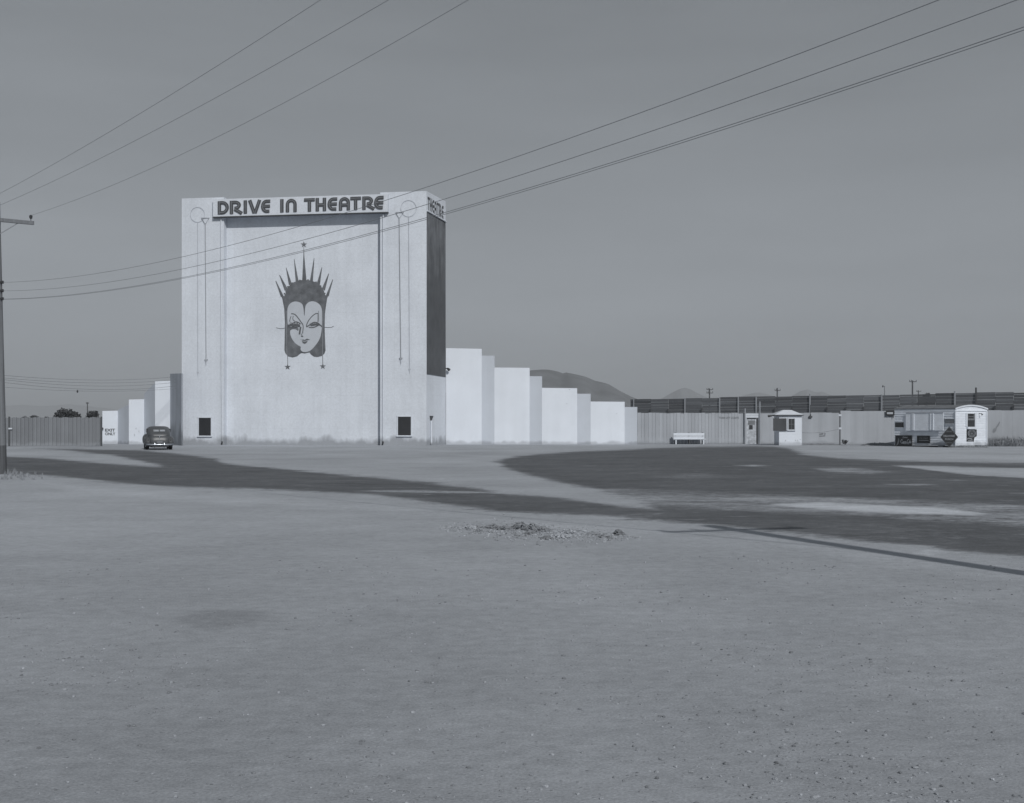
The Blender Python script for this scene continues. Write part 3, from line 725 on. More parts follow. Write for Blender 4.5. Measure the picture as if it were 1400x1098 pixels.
d_ = MB(); pbox(d_, DP, 1021, 1035.8, 572.6, 608, -.06, -.02, 0, .85); pbox(d_, DP, 1021.1, 1022.2, 572.7, 607.9, -.02, -.012, 0, 1.0); pbox(d_, DP, 1032.6, 1033.8, 572.7, 607.9, -.02, -.012, 0, 1.0)
pbox(d_, DP, 1022.3, 1032.5, 601.8, 607.5, -.02, -.012, 0, .7); leaf = d_.build('door_leaf', mat('peeling_paint', .50, var=.3, scale=5, streak=.2), dr)
d_ = MB(); pbox(d_, DP, 1022.6, 1032.2, 574.9, 580.8, -.02, -.008); d_.build('notice', M['sgngrey'], leaf)
d_ = MB(); pbox(d_, DP, 1024.2, 1029.0, 581.2, 587.2, -.02, -.008); d_.build('pane', M['dark'], leaf)
d_ = MB(); pbox(d_, DP, 1034.2, 1036.1, 572.6, 608, -.02, .03); pbox(d_, DP, 1021, 1034.1, 571.5, 572.6, -.02, .03); d_.build('jamb', M['shutter'], dr)

# ------------------------------------------------------------------ ticket booth
cB = GX(1065.2, 90.6); rB = GX(1096.2, 90.6)
BP = Plane(cB, rB); bd = 1.7
th = thing('ticket_booth', (cB + rB) / 2, 'small white ticket booth with a hipped roof and dark shutter', 'booth')
zE = W(1080, 568.5, 90.6).z
d_ = MB(); d_.foot([(cB.x, cB.y), (rB.x, rB.y), (rB.x, rB.y + bd), (cB.x, cB.y + bd)], 0, zE); d_.build('wall', M['wing'], th)
ov = .17; e0 = [Vector((cB.x - ov * 2.2, cB.y - ov, zE + .003)), Vector((rB.x + ov * .5, cB.y - ov, zE + .003)), Vector((rB.x + ov * .5, cB.y + bd + ov, zE + .003)), Vector((cB.x - ov * 2.2, cB.y + bd + ov, zE + .003))]
up = Vector((0, 0, .07)); ap = W(1075, 560.6, 90.6 + bd / 2).z; cx0, cx1 = GX(1070.5, 91.4).x, GX(1081, 91.4).x; my = cB.y + bd / 2
d_ = MB(); d_.hexa(e0 + [p + up for p in e0], 1)
tp = [Vector((cx0, my - .25, ap)), Vector((cx1, my - .25, ap)), Vector((cx1, my + .25, ap)), Vector((cx0, my + .25, ap))]
d_.hexa([p + up + Vector((0, 0, .002)) for p in e0] + tp, 0); d_.build('roof', [M['white'], M['shutter']], th)
d_ = MB(); pbox(d_, BP, 1057.0, 1075.2, 572, 589.2, .06, .1); d_.build('shutter', M['shutter'], th)
d_ = MB()
pbox(d_, BP, 1076.6, 1077.8, 571.6, 588.6, .003, .06); pbox(d_, BP, 1086.2, 1087.3, 571.6, 588.6, .003, .06); pbox(d_, BP, 1077.85, 1086.15, 571.6, 572.6, .003, .06); pbox(d_, BP, 1076.2, 1087.7, 587.4, 588.9, .062, .12)
win = d_.build('window', M['trim'], th)
d_ = MB(); pbox(d_, BP, 1077.9, 1086.1, 572.7, 587.3, .003, .012); d_.build('pane', M['dark'], win)
d_ = MB(); pbox(d_, BP, 1081.8, 1082.2, 572.7, 587.3, .013, .035); pbox(d_, BP, 1077.9, 1081.7, 579.8, 580.3, .013, .035); pbox(d_, BP, 1082.3, 1086.1, 579.8, 580.3, .013, .035); d_.build('glazing_bar', M['sgngrey'], win)
d_ = MB(); A = Vector((cB.x - .03, cB.y + .3, W(1, 568.4, 90.6).z)); d_.tube([A, A - Vector((.55, 0, 0))], .025, 6); d_.tube([A - Vector((.45, 0, 0)), A - Vector((.72, 0, .03))], [.06, .09], 8); d_.build('lamp', M['blackish'], th)
# scuffs low on its face
for (x, y, w, h) in [(1074, 602.5, 1.2, 2.4), (1087.5, 602, 1.4, 1.6), (1090.5, 602, 1.0, 2.0), (1094, 600.7, 1.6, 1.2)]:
    A = [BP.px(x + w * .5 * math.cos(q) * random.uniform(.6, 1.2), y + h * .5 * math.sin(q) * random.uniform(.6, 1.2), .004) for q in np.linspace(0, 5.7, 9)]
    d_ = MB(); d_.slab(A, BP.n * .002); d_.build('scuff', M['palefence'], th)

# rope with a small board, lamp box on the fence
A, B = Vector((rB.x, rB.y + bd * .5, W(1097, 591.2, 91.4).z)), fcp.px(1147.8, 586.3, .12); mid = fbp.px(1124, 591.0, 1.2)
pts = [];
for i in range(15):
    t = i / 14; pts.append(A.lerp(B, t) - Vector((0, 0, .16 * 4 * t * (1 - t) * .9)))
d_ = MB(); d_.tube(pts, .012, 5); tag(d_.build('rope', M['sgngrey']), 'thin rope sagging from the ticket booth to the fence post', 'rope')
q = pts[8]
d_ = MB(); d_.obox(q + Vector((-.22, -.02, -.36)), (.44, 0, .05), (0, .03, 0), (0, 0, .1)); d_.obox(q + Vector((-.22, -.02, -.24)), (.3, 0, .06), (0, .03, 0), (0, 0, .14)); d_.obox(q + Vector((.14, -.021, -.2)), (.1, 0, .02), (0, .03, 0), (0, 0, .12)); 
d_.obox(q + Vector((-.18, -.012, -.10)), (.012, 0, 0), (0, .012, 0), (0, 0, .1)); d_.obox(q + Vector((.16, -.012, -.08)), (.012, 0, 0), (0, .012, 0), (0, 0, .08))
tag(d_.build('hanging_sign', M['sgngrey']), 'small grey board hanging from the rope in front of the fence', 'sign')
d_ = MB(); A = fbp.px(1108, 571, .01); d_.obox(A - fbp.a * .13, fbp.a * .24, fbp.n * .16, Vector((0, 0, .13))); d_.tube([A + fbp.n * .1 + Vector((0, 0, .14)), A + fbp.n * .1 + Vector((0, 0, .26))], .02, 6); d_.tube([A + fbp.n * .02 - fbp.a * .01, A + fbp.n * .02 - fbp.a * .01 + Vector((0, 0, 1.0))], .02, 6)
tag(d_.build('junction_box', M['shutter']), 'small dark box mounted high on the fence right of the booth', 'box')

# ------------------------------------------------------------------ bench
PB = Plane(GX(920.6, 95.6), GX(962.8, 95.6))
bn = thing('bench', GX(942, 95.6), 'white slatted bench standing against the pale board fence', 'bench')
d_ = MB()
for (a, b_) in [(592.0, 595.3), (595.7, 597.0), (597.6, 601.2)]: pbox(d_, PB, 920.8, 962.8, a, b_, -.02, .02)
d_.build('backrest', M['white'], bn)
d_ = MB()
for k in range(4): d_.obox(PB.at(-.05, .36 + .01 * (k == 3), .04 + k * .115), PB.a * (PB.len + .12), PB.n * .10, Vector((0, 0, .045)))
d_.build('seat', M['white'], bn)
for u in (.15, PB.len * .5, PB.len - .12):
    d_ = MB(); d_.obox(PB.at(u - .05, 0, .36), PB.a * .1, PB.n * .08, Vector((0, 0, .355))); d_.obox(PB.at(u - .05, .28, .0), PB.a * .1, PB.n * .355, Vector((0, 0, .075))); d_.build('leg', M['shutter'] if u > .2 and u < PB.len * .6 else M['trim'], bn)  # middle leg coloured dark for the shade under the seat
    d_ = MB(); d_.obox(PB.at(u - .05, 0, -.10), PB.a * .1, PB.n * .075, Vector((0, 0, .9))); d_.build('leg', M['shutter'], bn)

# ------------------------------------------------------------------ clapboard trailer
eang = math.radians(34); Yc = 83.0
tC = GX(1306, Yc); c_, s_ = math.cos(eang), math.sin(eang)
k = (1349 - CX) / F; wE = (k * Yc - tC.x) / (c_ - k * s_); tR = tC + Vector((c_, s_, 0)) * wE
k = (1223.2 - CX) / F; Ls = (tC.x - k * Yc) / (s_ + k * c_); tL = tC + Vector((-s_, c_, 0)) * Ls
tB = tL + (tR - tC)
EP = Plane(tC, tR); SP = Plane(tL, tC)
tr = thing('clapboard_trailer', (tC + tB) / 2, 'white clapboard trailer stand with an arched roof and a hinged side flap', 'trailer')
zs = W(1306, 558.9, Yc).z; za_ = W(1328, 554.4, Yc + .8).z
def archz(t): return zs + (za_ - zs) * (1 - (2 * t - 1) ** 2)
zb0 = .12
d_ = MB()   # side and end walls: courses of lapped boards on a core
core = [(tC.x, tC.y), (tR.x, tR.y), (tB.x, tB.y), (tL.x, tL.y)]
d_.foot(core, zb0, zs)
nC = 15; hC = (zs - zb0) / nC
for i in range(nC):
    for P, ln in ((SP, SP.len), (EP, EP.len)):
        A0 = P.at(.0, zb0 + i * hC, .004); L_ = P.a * ln
        d_.hexa([A0, A0 + L_, A0 + L_ + P.n * .028, A0 + P.n * .028, A0 + Vector((0, 0, hC - .006)), A0 + L_ + Vector((0, 0, hC - .006)), A0 + L_ + P.n * .006 + Vector((0, 0, hC - .006)), A0 + P.n * .006 + Vector((0, 0, hC - .006))], 0, random.uniform(.95, 1.03))
ar = [EP.at(0, zs, .002)] + [EP.at(EP.len * i / 14, archz(i / 14) - .002, .002) for i in range(1, 14)] + [EP.at(EP.len, zs, .002)]
d_.slab(ar, -EP.n * .1)
d_.build('wall', M['clap'], tr, fix=True)
d_ = MB()
ringA = [EP.at(-.06 + (EP.len + .12) * i / 14, archz(i / 14) + .004, .05) for i in range(15)]; ringB = [p - EP.n * (Ls + .1) for p in ringA]
n = 15; vs = ringA + ringB + [p + Vector((0, 0, .05)) for p in ringA] + [p + Vector((0, 0, .05)) for p in ringB]
fs = []
for i in range(14): fs += [(i, i + 1, n + i + 1, n + i), (2 * n + i, 3 * n + i, 3 * n + i + 1, 2 * n + i + 1), (i, 2 * n + i, 2 * n + i + 1, i + 1), (n + i, n + i + 1, 3 * n + i + 1, 3 * n + i)]
fs += [(0, n, 3 * n, 2 * n), (n - 1, 3 * n - 1, 4 * n - 1, 2 * n - 1)]
d_.add(vs, fs); d_.build('roof', M['roof'], tr, fix=True)
d_ = MB(); pbox(d_, EP, 1305.9, 1349.1, 561.4, 562.4, .03, .06); pbox(d_, EP, 1305.6, 1307.0, 562.5, 611.0, .03, .07); pbox(d_, EP, 1348, 1349.4, 562.5, 609.2, .03, .07)
rim = [EP.at(-.06 + (EP.len + .12) * i / 14, archz(i / 14) - .05, .055) for i in range(15)]
for i in range(14):
    A, B = rim[i], rim[i + 1]; d_.hexa([A, B, B + EP.n * .02, A + EP.n * .02] + [q + Vector((0, 0, .1)) for q in (A, B, B + EP.n * .02, A + EP.n * .02)])
d_.build('trim', M['white'], tr, fix=True)
# hinged flap, hanging out at its foot
d_ = MB(); a0, a1 = SP.px(1238.8, 565.6, .05), SP.px(1290.3, 565.2, .05); b0, b1 = SP.px(1238.8, 589.2, .14), SP.px(1290.0, 588.9, .14)
hw = Vector((0, 0, .02)) + SP.n * .035
def flapq(t0, t1, r=0.0, top=0., bot=1., mi=0, tone=1):
    A, B, C, D = [(a0.lerp(a1, t)).lerp(b0.lerp(b1, t), s) + hw * r for t, s in ((t0, top), (t1, top), (t1, bot), (t0, bot))]
    d_.hexa([D, C, C + hw, D + hw, A, B, B + hw, A + hw], mi, tone)
flapq(0, .2, 0, tone=1.0); flapq(.203, .70, 0, tone=.97); flapq(.703, 1, 0, tone=1.0)
flapq(.17, .195, 1.02, .02, .98, tone=.9); flapq(.205, .23, 1.02, .02, .98, tone=.95); flapq(.655, .68, 1.02, .02, .98, tone=.9); flapq(.725, .75, 1.02, .02, .98, tone=.95); flapq(0, 1, 1.0, -.03, -.003, tone=.6)
d_.build('flap', M['clap'], tr, fix=True)
for (x0, x1, y0, y1, m) in [(1223.9, 1235.4, 577.4, 584.4, 'dark'), (1291.9, 1304.4, 573, 579.2, 'sgngrey')]:
    d_ = MB(); pbox(d_, SP, x0, x1, y0, y1, .034, .045); w_ = d_.build('window', M[m], tr)
    d_ = MB(); pbox(d_, SP, x0 - .4, x1 + .4, y1 + .1, y1 + .9, .034, .09); d_.build('sill', M['clap'], w_); d_ = MB(); pbox(d_, SP, x0 - .4, x1 + .4, y0 - .9, y0 - .1, .034, .07); d_.build('frame', M['clap'], w_)
d_ = MB(); pbox(d_, EP, 1322.2, 1333.4, 565.4, 583.4, .034, .04); w_ = d_.build('window', M['dark'], tr)
d_ = MB(); pbox(d_, EP, 1322.2, 1323.4, 565.5, 574.6, .041, .06); pbox(d_, EP, 1331, 1332.3, 565.5, 574.6, .041, .06); pbox(d_, EP, 1323.45, 1330.95, 569.3, 570.0, .041, .06); pbox(d_, EP, 1323.45, 1330.95, 572.3, 574.6, .041, .06); d_.build('sash', M['sgngrey'], w_)
d_ = MB(); pbox(d_, EP, 1320.4, 1322.1, 564.3, 583.5, .034, .08); pbox(d_, EP, 1332.4, 1334.6, 564.3, 583.5, .034, .08); pbox(d_, EP, 1321.6, 1333.2, 583.6, 586.6, .034, .14); d_.build('frame', M['white'], w_)
d_ = MB(); A = EP.px(1338.5, 565.2, .03); d_.tube([A, A + EP.n * .2, A + EP.n * .25 - Vector((0, 0, .12))], [.02, .02, .06], 6); d_.build('lamp', M['shutter'], tr)
for (t, P) in ((.2, SP), (.75, SP), (.3, EP), (.8, EP)):
    d_ = MB(); q = P.at(P.len * t, 0, -.3); d_.obox(q - P.a * .2, P.a * .4, P.n * .2, Vector((0, 0, zb0 - .003))); d_.build('block', M['concrete'], tr)

# poster pasted on the trailer end
d_ = MB(); ir = [(1321.6, 587.2), (1335.3, 587.2), (1335.3, 596.5), (1332.3, 598), (1331.4, 602), (1331.6, 603.8), (1321.5, 603.8)]
d_.slab([EP.px(x, y, .034) for x, y in ir], EP.n * .006)
po = d_.build('poster', M['sgnblack'])
d_ = MB()
f6 = lambda x, y: EP.px(x, y, .041)
put_strip(d_, ell(1328.6, 592.6, 5.0, 4.9, 0, 360, 24), .5, f6, EP.n * .002); put_strip(d_, ell(1328.6, 592.6, 3.4, 3.4, 0, 360, 20), .9, f6, EP.n * .003, 1)
d_.slab([f6(*p) for p in ell(1328.6, 592.8, 1.6, 1.5, 0, 360, 14)[:-1]], EP.n * .003, 1)
put_strip(d_, [(1322, 600.6), (1324, 599.2), (1327, 599.6), (1329.4, 600.8)], 1.0, f6, EP.n * .002); d_.slab([f6(1323, 603.6), f6(1323.6, 601.6), f6(1326.5, 600.9), f6(1329.6, 602), f6(1330.2, 603.6)], EP.n * .002, 1)
em = d_.build('emblem', [M['sgnlet'], M['sgngrey']]); em.parent = po
tag(po, 'torn dark poster with a round emblem on the trailer end wall', 'poster')

# signs about the trailer
def stand_plane(P, d): return Plane(P.at(0, 0, d), P.at(P.len, 0, d))
CP = stand_plane(SP, .14)
sg = MB(); pbox(sg, CP, 1224.4, 1247, 595.2, 610.6, -.02, .02)
s0 = sg.build('drink_sign', M['sgnblack']); tag(s0, 'dark oblong drink sign with white script lettering below the vent', 'sign')
d_ = MB(); A = CP.px(1224.4, 595.2, .021); B = CP.px(1247, 595.2, .021); C = CP.px(1247, 610.6, .021); D = CP.px(1224.4, 610.6, .021)
for (p, q2, dz) in ((A, B, -.03), (D, C, .0)):
    d_ = MB(); d_.obox(p + Vector((0, 0, dz)), q2 - p, CP.n * .01, Vector((0, 0, .03))); d_.build('rim', M['shutter']).parent = s0
def script_word(mb, fn, off, mi=0):    # flowing script, drawn stroke by stroke in a 100 x 30 box
    st = [([(18, 27), (12, 29), (5, 22), (3, 12), (8, 4), (15, 3), (22, 8)], 2.6), ([(18, 27), (19, 22), (15, 20)], 1.6),
          (ell(27, 9, 4, 5.5, 0, 360, 12), 2.4), (ell(38, 9, 4, 5.5, 40, 320, 10), 2.4), (ell(48, 9, 4, 5.5, 0, 360, 12), 2.4), ([(52, 15), (52, 6), (55, 3.5)], 2.4),
          ([(56, 9), (61, 10)], 2.2), ([(80, 26), (74, 29), (66, 23), (63, 12), (68, 4), (75, 3), (80, 7)], 2.6), ([(15, 3), (40, -2), (60, 0), (78, -3)], 1.5),
          (ell(83, 9, 3.6, 5.5, 0, 360, 12), 2.4), ([(87, 6), (91, 20), (92, 27), (89, 26), (88, 8), (91, 3.5)], 2.2), (ell(96, 9, 3.4, 5.5, 0, 360, 12), 2.4), ([(99.4, 15), (99.4, 6), (102, 4)], 2.4)]
    for k, (p, w) in enumerate(st): put_strip(mb, p, w * 1.3, lambda x, y, k=k: fn(x / 100, y / 30, k * .0007), off, mi)
d_ = MB(); script_word(d_, lambda x, y, d: CP.px(1231 + 14.6 * x, 606.6 - 6.0 * y, .021 + d), CP.n * .003)
put_text(d_, 'Drink', lambda x, y: CP.px(1234 + 7 * x, 599 - 2 * y, .022), shear=.3, off=.01)
put_strip(d_, [(1225.6, 609.4), (1227.4, 606.5), (1228.6, 602.5), (1228.4, 599.5)], [.8, 2.0, 1.6, .8], lambda x, y: CP.px(x, y, .0215), CP.n * .002, 1)
o = d_.build('lettering', [M['sgnlet'], M['sgngrey']]); o.parent = s0
for x in (1227, 1245):
    d_ = MB(); A = CP.px(x, 610.4, -.02); d_.tube([Vector((A.x, A.y, 0)) - CP.n * .02, A + Vector((0, 0, .3)) - CP.n * .02], .02, 6); d_.build('stake', M['shutter']).parent = s0
# narrow sign on the wall beneath the flap
sg = MB(); pbox(sg, SP, 1254, 1271.6, 595.8, 606, .05, .08); s1 = sg.build('wall_sign', M['sgnblack']); tag(s1, 'smaller dark sign on the trailer wall beneath the flap', 'sign')
d_ = MB(); put_text(d_, 'ICE COLD', lambda x, y: SP.px(1257 + 11.6 * x, 600.2 - 2 * y, .083)); pbox(d_, SP, 1256.4, 1269.6, 601.6, 602.8, .081, .084); o = d_.build('lettering', M['sgngrey']); o.parent = s1
# diamond sign leaning at the corner
QP = stand_plane(Plane(tC + Vector((-.9, .35, 0)), tC + Vector((.9, -.1, 0))), .30)
cx, cy, hx, hy = 1297.7, 597.6, 12.2, 14.6
sg = MB(); sg.slab([QP.px(cx, cy - hy), QP.px(cx + hx, cy), QP.px(cx, cy + hy), QP.px(cx - hx, cy)], QP.n * .03); s2 = sg.build('diamond_sign', M['sgnblack']); tag(s2, 'dark diamond shaped drink sign standing at the trailer corner', 'sign')
d_ = MB(); R_ = .86; put_strip(d_, [(cx, cy - hy * .93), (cx + hx * .93, cy), (cx, cy + hy * .93), (cx - hx * .93, cy), (cx, cy - hy * .93)], .35, lambda x, y: QP.px(x, y, .031), QP.n * .003, 1)
put_text(d_, 'Drink', lambda x, y: QP.px(1294 + 7.4 * x, 590.9 - 2.2 * y, .034), shear=.25, off=.01, mi=1)
put_text(d_, 'DELAWARE', lambda x, y: QP.px(1290.0 + 15.4 * x, 597.4 - 2.7 * y, .034)); put_text(d_, 'PUNCH', lambda x, y: QP.px(1292.2 + 11.0 * x, 601.8 - 2.5 * y, .034))
put_text(d_, 'Delicious', lambda x, y: QP.px(1293.8 + 7.8 * x, 606 - 1.6 * y, .034), mi=1); o = d_.build('lettering', [M['sgnlet'], M['sgngrey']]); o.parent = s2
# small framed sign above the fence end
HP = Plane(GX(1211, 92.15), GX(1224, 92.15)); sg = MB(); pbox(sg, HP, 1211.2, 1223.4, 561.2, 568.2, 0, .05); A = HP.px(1221.4, 568.3, .0); sg.tube([A, A - Vector((0, 0, .16))], .025, 6); s3 = sg.build('framed_sign', M['sgnblack']); tag(s3, 'small dark framed sign with a white strip at the fence end', 'sign')
d_ = MB(); pbox(d_, HP, 1212.6, 1220.8, 563.6, 566.2, .051, .056); o = d_.build('white_strip', M['sgnlet']); o.parent = s3

# ------------------------------------------------------------------ earth ridges and plants along the fence
def ridge(x0, x1, Y, h, wd, label):
    m_ = MB(); n = 40; R = []
    for i in range(n + 1):
        px = x0 + (x1 - x0) * i / n; t = i / n; hh = h * (math.sin(math.pi * t) ** .5) * random.uniform(.6, 1.1)
        c = GX(px, Y); R.append([Vector((c.x, Y - wd, -.01)), Vector((c.x, Y - wd * .5, hh * .55 * random.uniform(.8, 1.2))), Vector((c.x, Y - wd * .1, hh)), Vector((c.x, Y + wd * .4, hh * .8)), Vector((c.x, Y + wd * .9, -.01))])
    m_.rings(R, cap=False); tag(m_.build('earth_ridge', M['ridge'], smooth=True, fix=True), label, 'ridge', kind='structure')
ridge(1097, 1149, 92.4, .13, .5, 'low dark earth ridge along the fence right of the booth'); ridge(1178, 1223, 90.2, .22, .7, 'low mound of earth left of the trailer'); ridge(1300, 1352, 82.3, .10, .35, 'scraped earth at the foot of the trailer end')
def leafy(mb, c, r, n, s, mi=0):
    for _ in range(n):
        v = Vector((random.gauss(0, 1), random.gauss(0, 1), random.gauss(0, 1))).normalized() * random.random() ** .4
        p = Vector(c) + Vector((v.x * r[0], v.y * r[1], v.z * r[2]))
        a = Vector((random.gauss(0, 1), random.gauss(0, 1), random.gauss(0, 1))).normalized(); b = a.cross(Vector((random.gauss(0, 1), random.gauss(0, 1), random.gauss(0, 1)))).normalized()
        k = s * random.uniform(.6, 1.4)
        mb.add([p - a * k, p + b * k * .5, p + a * k, p - b * k * .5], [(0, 1, 2, 3)], mi, random.uniform(.7, 1.3))
t = thing('shrub', GX(1155.5, 91.4), 'small dark weedy plant at the foot of the pale fence', 'plant')
d_ = MB(); c = GX(1155.5, 91.4)
for k in range(9):
    q = c + Vector((random.uniform(-.2, .22), random.uniform(-.1, .1), random.uniform(.06, .36))); leafy(d_, q, (.09, .07, .08), 26, .045)
d_.build('foliage', M['leaf'], t); d_ = MB()
for k in range(5): d_.tube([c, c + Vector((random.uniform(-.2, .2), 0, random.uniform(.25, .42)))], .012, 4)
d_.build('stem', M['bark'], t)
def blades(mb, x0, x1, y0, y1, n, h0, h1, w=.02):
    for _ in range(n):
        Y = random.uniform(y0, y1); c = GX(random.uniform(x0, x1), Y); h = random.uniform(h0, h1) * random.uniform(.5, 1); a = random.uniform(0, 6.28); l = Vector((math.cos(a), math.sin(a), 0)) * h * random.uniform(.1, .6)
        s = Vector((math.cos(a + 1.57), math.sin(a + 1.57), 0)) * w
        mb.add([c - s, c + s, c + l * .4 + Vector((0, 0, h * .7)) + s * .6, c + l * .4 + Vector((0, 0, h * .7)) - s * .6, c + l + Vector((0, 0, h))], [(0, 1, 2, 3), (3, 2, 4)], 0, random.uniform(.6, 1.25))
d_ = MB(); 
for _ in range(420):
    px = random.uniform(1349, 1480); Yq = random.uniform(86.5, 91.5); hh = random.uniform(.35, 1.0) * (.6 + .4 * math.sin(px * .35) ** 2)
    blades(d_, px - 3, px + 3, Yq - .3, Yq + .3, 34, hh * .5, hh, .011)
    if random.random() < .5: c = GX(px, Yq, hh * .35); leafy(d_, c, (.28, .2, hh * .35), 22, .05)
blades(d_, 1300, 1350, 82, 83.2, 300, .05, .2, .015); tag(d_.build('dry_weeds', mat('dry_weeds', .27, rough=.95, var=.3, scale=1.2)), 'thick dry weeds along the fence right of the trailer', 'weeds', kind='stuff')
d_ = MB()
for _ in range(70):
    px = random.choice([random.uniform(-60, 16), random.uniform(10, 60), random.uniform(15, 40)]); py = random.uniform(646, 656) + (px > 30) * 1.5
    c = G(px, py); q = 1
    blades(d_, px - 1.5, px + 1.5, c.y - .1, c.y + .1, 20, .05, .22 if px < 22 else .13, .005)
tag(d_.build('dry_grass', M['dry']), 'dry grass tufts around the foot of the utility pole', 'grass', kind='stuff')

# ------------------------------------------------------------------ car
def build_car(loc, yaw):
    root = thing('parked_car', loc, 'dark rounded 1940s sedan seen from behind near the exit wall', 'car')
    Rm = Matrix.Rotation(yaw, 3, 'Z'); Lc = Vector(loc)
    def T(x, y, z): return Lc + Rm @ Vector((x, y, z))
    def se(cx, cz, rx, rz, y, n=28, ex=2.6, zmin=None):
        R = []
        for k in range(n):
            a = 2 * math.pi * k / n; ca, sa = math.cos(a), math.sin(a)
            z = cz + rz * math.copysign(abs(sa) ** (2 / ex), sa)
            R.append(T(cx + rx * math.copysign(abs(ca) ** (2 / ex), ca), y, z if zmin is None else max(z, zmin)))
        return R
    b = MB()   # lower shell: trunk, doors, bonnet (y, half width, bottom, top)
    low = [(-.02, .34, .38, .60), (.03, .50, .32, .76), (.12, .58, .27, .86), (.3, .63, .25, .96), (.6, .67, .25, 1.01), (1.0, .69, .25, 1.02), (1.8, .67, .30, 1.02), (2.7, .65, .30, 1.0), (3.1, .56, .31, .98), (3.6, .46, .33, .95), (4.1, .38, .36, .88), (4.3, .28, .42, .80), (4.36, .15, .5, .7)]
    b.rings([se(0, (z0 + z1) / 2, w, (z1 - z0) / 2, y, ex=3.2) for y, w, z0, z1 in low])
    top = [(.10, .36, .70, .90), (.22, .54, .66, 1.02), (.42, .62, .64, 1.16), (.7, .66, .62, 1.29), (1.05, .68, .6, 1.39), (1.5, .69, .6, 1.44), (2.0, .69, .6, 1.44), (2.4, .66, .62, 1.40), (2.7, .55, .78, 1.28), (2.95, .52, .8, 1.12), (3.1, .48, .82, 1.0)]
    b.rings([se(0, (z0 + z1) / 2, w, (z1 - z0) / 2, y, ex=3.9) for y, w, z0, z1 in top])
    b.rings([se(0, .27, .56, .13, y, ex=5) for y in (.16, 1.2, 2.4, 3.6)])
    body = b.build('body', M['carpaint'], root, smooth=True, fix=True)
    for s in (-1, 1):
        b = MB(); R = []
        for y, w, z0, z1 in [(.06, .05, .42, .54), (.10, .13, .30, .66), (.25, .19, .22, .76), (.5, .215, .20, .82), (.85, .215, .22, .84), (1.2, .17, .26, .76), (1.5, .10, .30, .62), (1.65, .04, .36, .5)]:
            R.append(se(s * .66, (z0 + z1) / 2, w, (z1 - z0) / 2, y, 20, 2.5))
        b.rings(R); b.build('rear_fender', M['carpaint'], root, smooth=True, fix=True)
        b = MB(); R = []
        for y, w, z0, z1 in [(2.2, .05, .4, .55), (2.5, .13, .33, .74), (3.0, .21, .27, .90), (3.5, .25, .24, .95), (4.0, .25, .26, .92), (4.3, .2, .32, .84), (4.42, .1, .42, .7)]:
            R.append(se(s * .62, (z0 + z1) / 2, w, (z1 - z0) / 2, y, 20, 2.5))
        b.rings(R); b.build('front_fender', M['carpaint'], root, smooth=True, fix=True)
        for y in (.78, 3.62):
            def ring(x, r, n=24): return [T(x, y + r * math.cos(2 * math.pi * k / n), .33 + r * math.sin(2 * math.pi * k / n)) for k in range(n)]
            b = MB(); b.rings([ring(s * .58, .22), ring(s * .585, .29), ring(s * .61, .325), ring(s * .76, .325), ring(s * .785, .29), ring(s * .78, .2)])
            whl = b.build('wheel', M['tyre'], root, smooth=True, fix=True)
            b = MB(); b.rings([ring(s * .781, .195), ring(s * .795, .17), ring(s * .80, .06)]); b.build('hubcap', M['chrome'], whl, smooth=True, fix=True)
        b = MB(); b.rings([se(s * .66, .60, .035, .045, y, 12, 2) for y in (.03, .085)]); b.build('tail_light', M['blackish'], root, fix=True)
        # rear glass, split in two
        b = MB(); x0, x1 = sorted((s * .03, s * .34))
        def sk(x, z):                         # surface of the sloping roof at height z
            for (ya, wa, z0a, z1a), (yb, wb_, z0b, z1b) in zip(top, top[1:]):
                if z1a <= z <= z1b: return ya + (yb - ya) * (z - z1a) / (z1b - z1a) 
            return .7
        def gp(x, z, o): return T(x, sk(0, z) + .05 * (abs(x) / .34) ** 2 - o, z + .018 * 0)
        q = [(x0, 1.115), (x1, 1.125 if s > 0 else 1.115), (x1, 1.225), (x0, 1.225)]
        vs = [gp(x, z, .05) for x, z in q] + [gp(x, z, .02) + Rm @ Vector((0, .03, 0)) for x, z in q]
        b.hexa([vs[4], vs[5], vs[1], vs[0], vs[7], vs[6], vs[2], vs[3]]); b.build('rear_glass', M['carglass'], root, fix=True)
        b = MB(); b.obox(T(s * .692 - .01, 1.0, 1.06), Rm @ Vector((0, 1.4, 0)), Rm @ Vector((.02, 0, 0)), (0, 0, .22)); b.build('side_glass', M['dark'], root)
    b = MB(); b.tube([T(x, -.13 + .16 * (x / .78) ** 2, (.325 + .02 * (x / .8) ** 2)) for x in np.linspace(-.80, .80, 15)], .048, 10); bump = b.build('bumper', M['chrome'], root, smooth=True)
    for x in (-.28, .28):
        b = MB(); b.tube([T(x, -.17, .25), T(x, -.185, .33), T(x, -.17, .44)], [.03, .04, .025], 8); b.build('bumper_guard', M['chrome'], bump)
    b = MB(); b.tube([T(-.10, .03, .84), T(0, .0, .845), T(.10, .03, .84)], .022, 8); b.tube([T(0, .02, .83), T(0, -.005, .78), T(0, -.0, .6)], .012, 6); b.build('trunk_handle', M['chrome'], root)
    b = MB(); b.obox(T(-.17, -.06, .42), Rm @ Vector((.34, 0, 0)), Rm @ Vector((0, .02, 0)), (0, 0, .12)); b.build('number_plate', M['plate'], root)
    b = MB(); b.obox(T(-.42, .0, .13), Rm @ Vector((.84, 0, 0)), Rm @ Vector((0, .05, 0)), (0, 0, .06)); b.build('valance', M['plate'], root)
build_car(G(218.2, 615.2), math.radians(18.5))

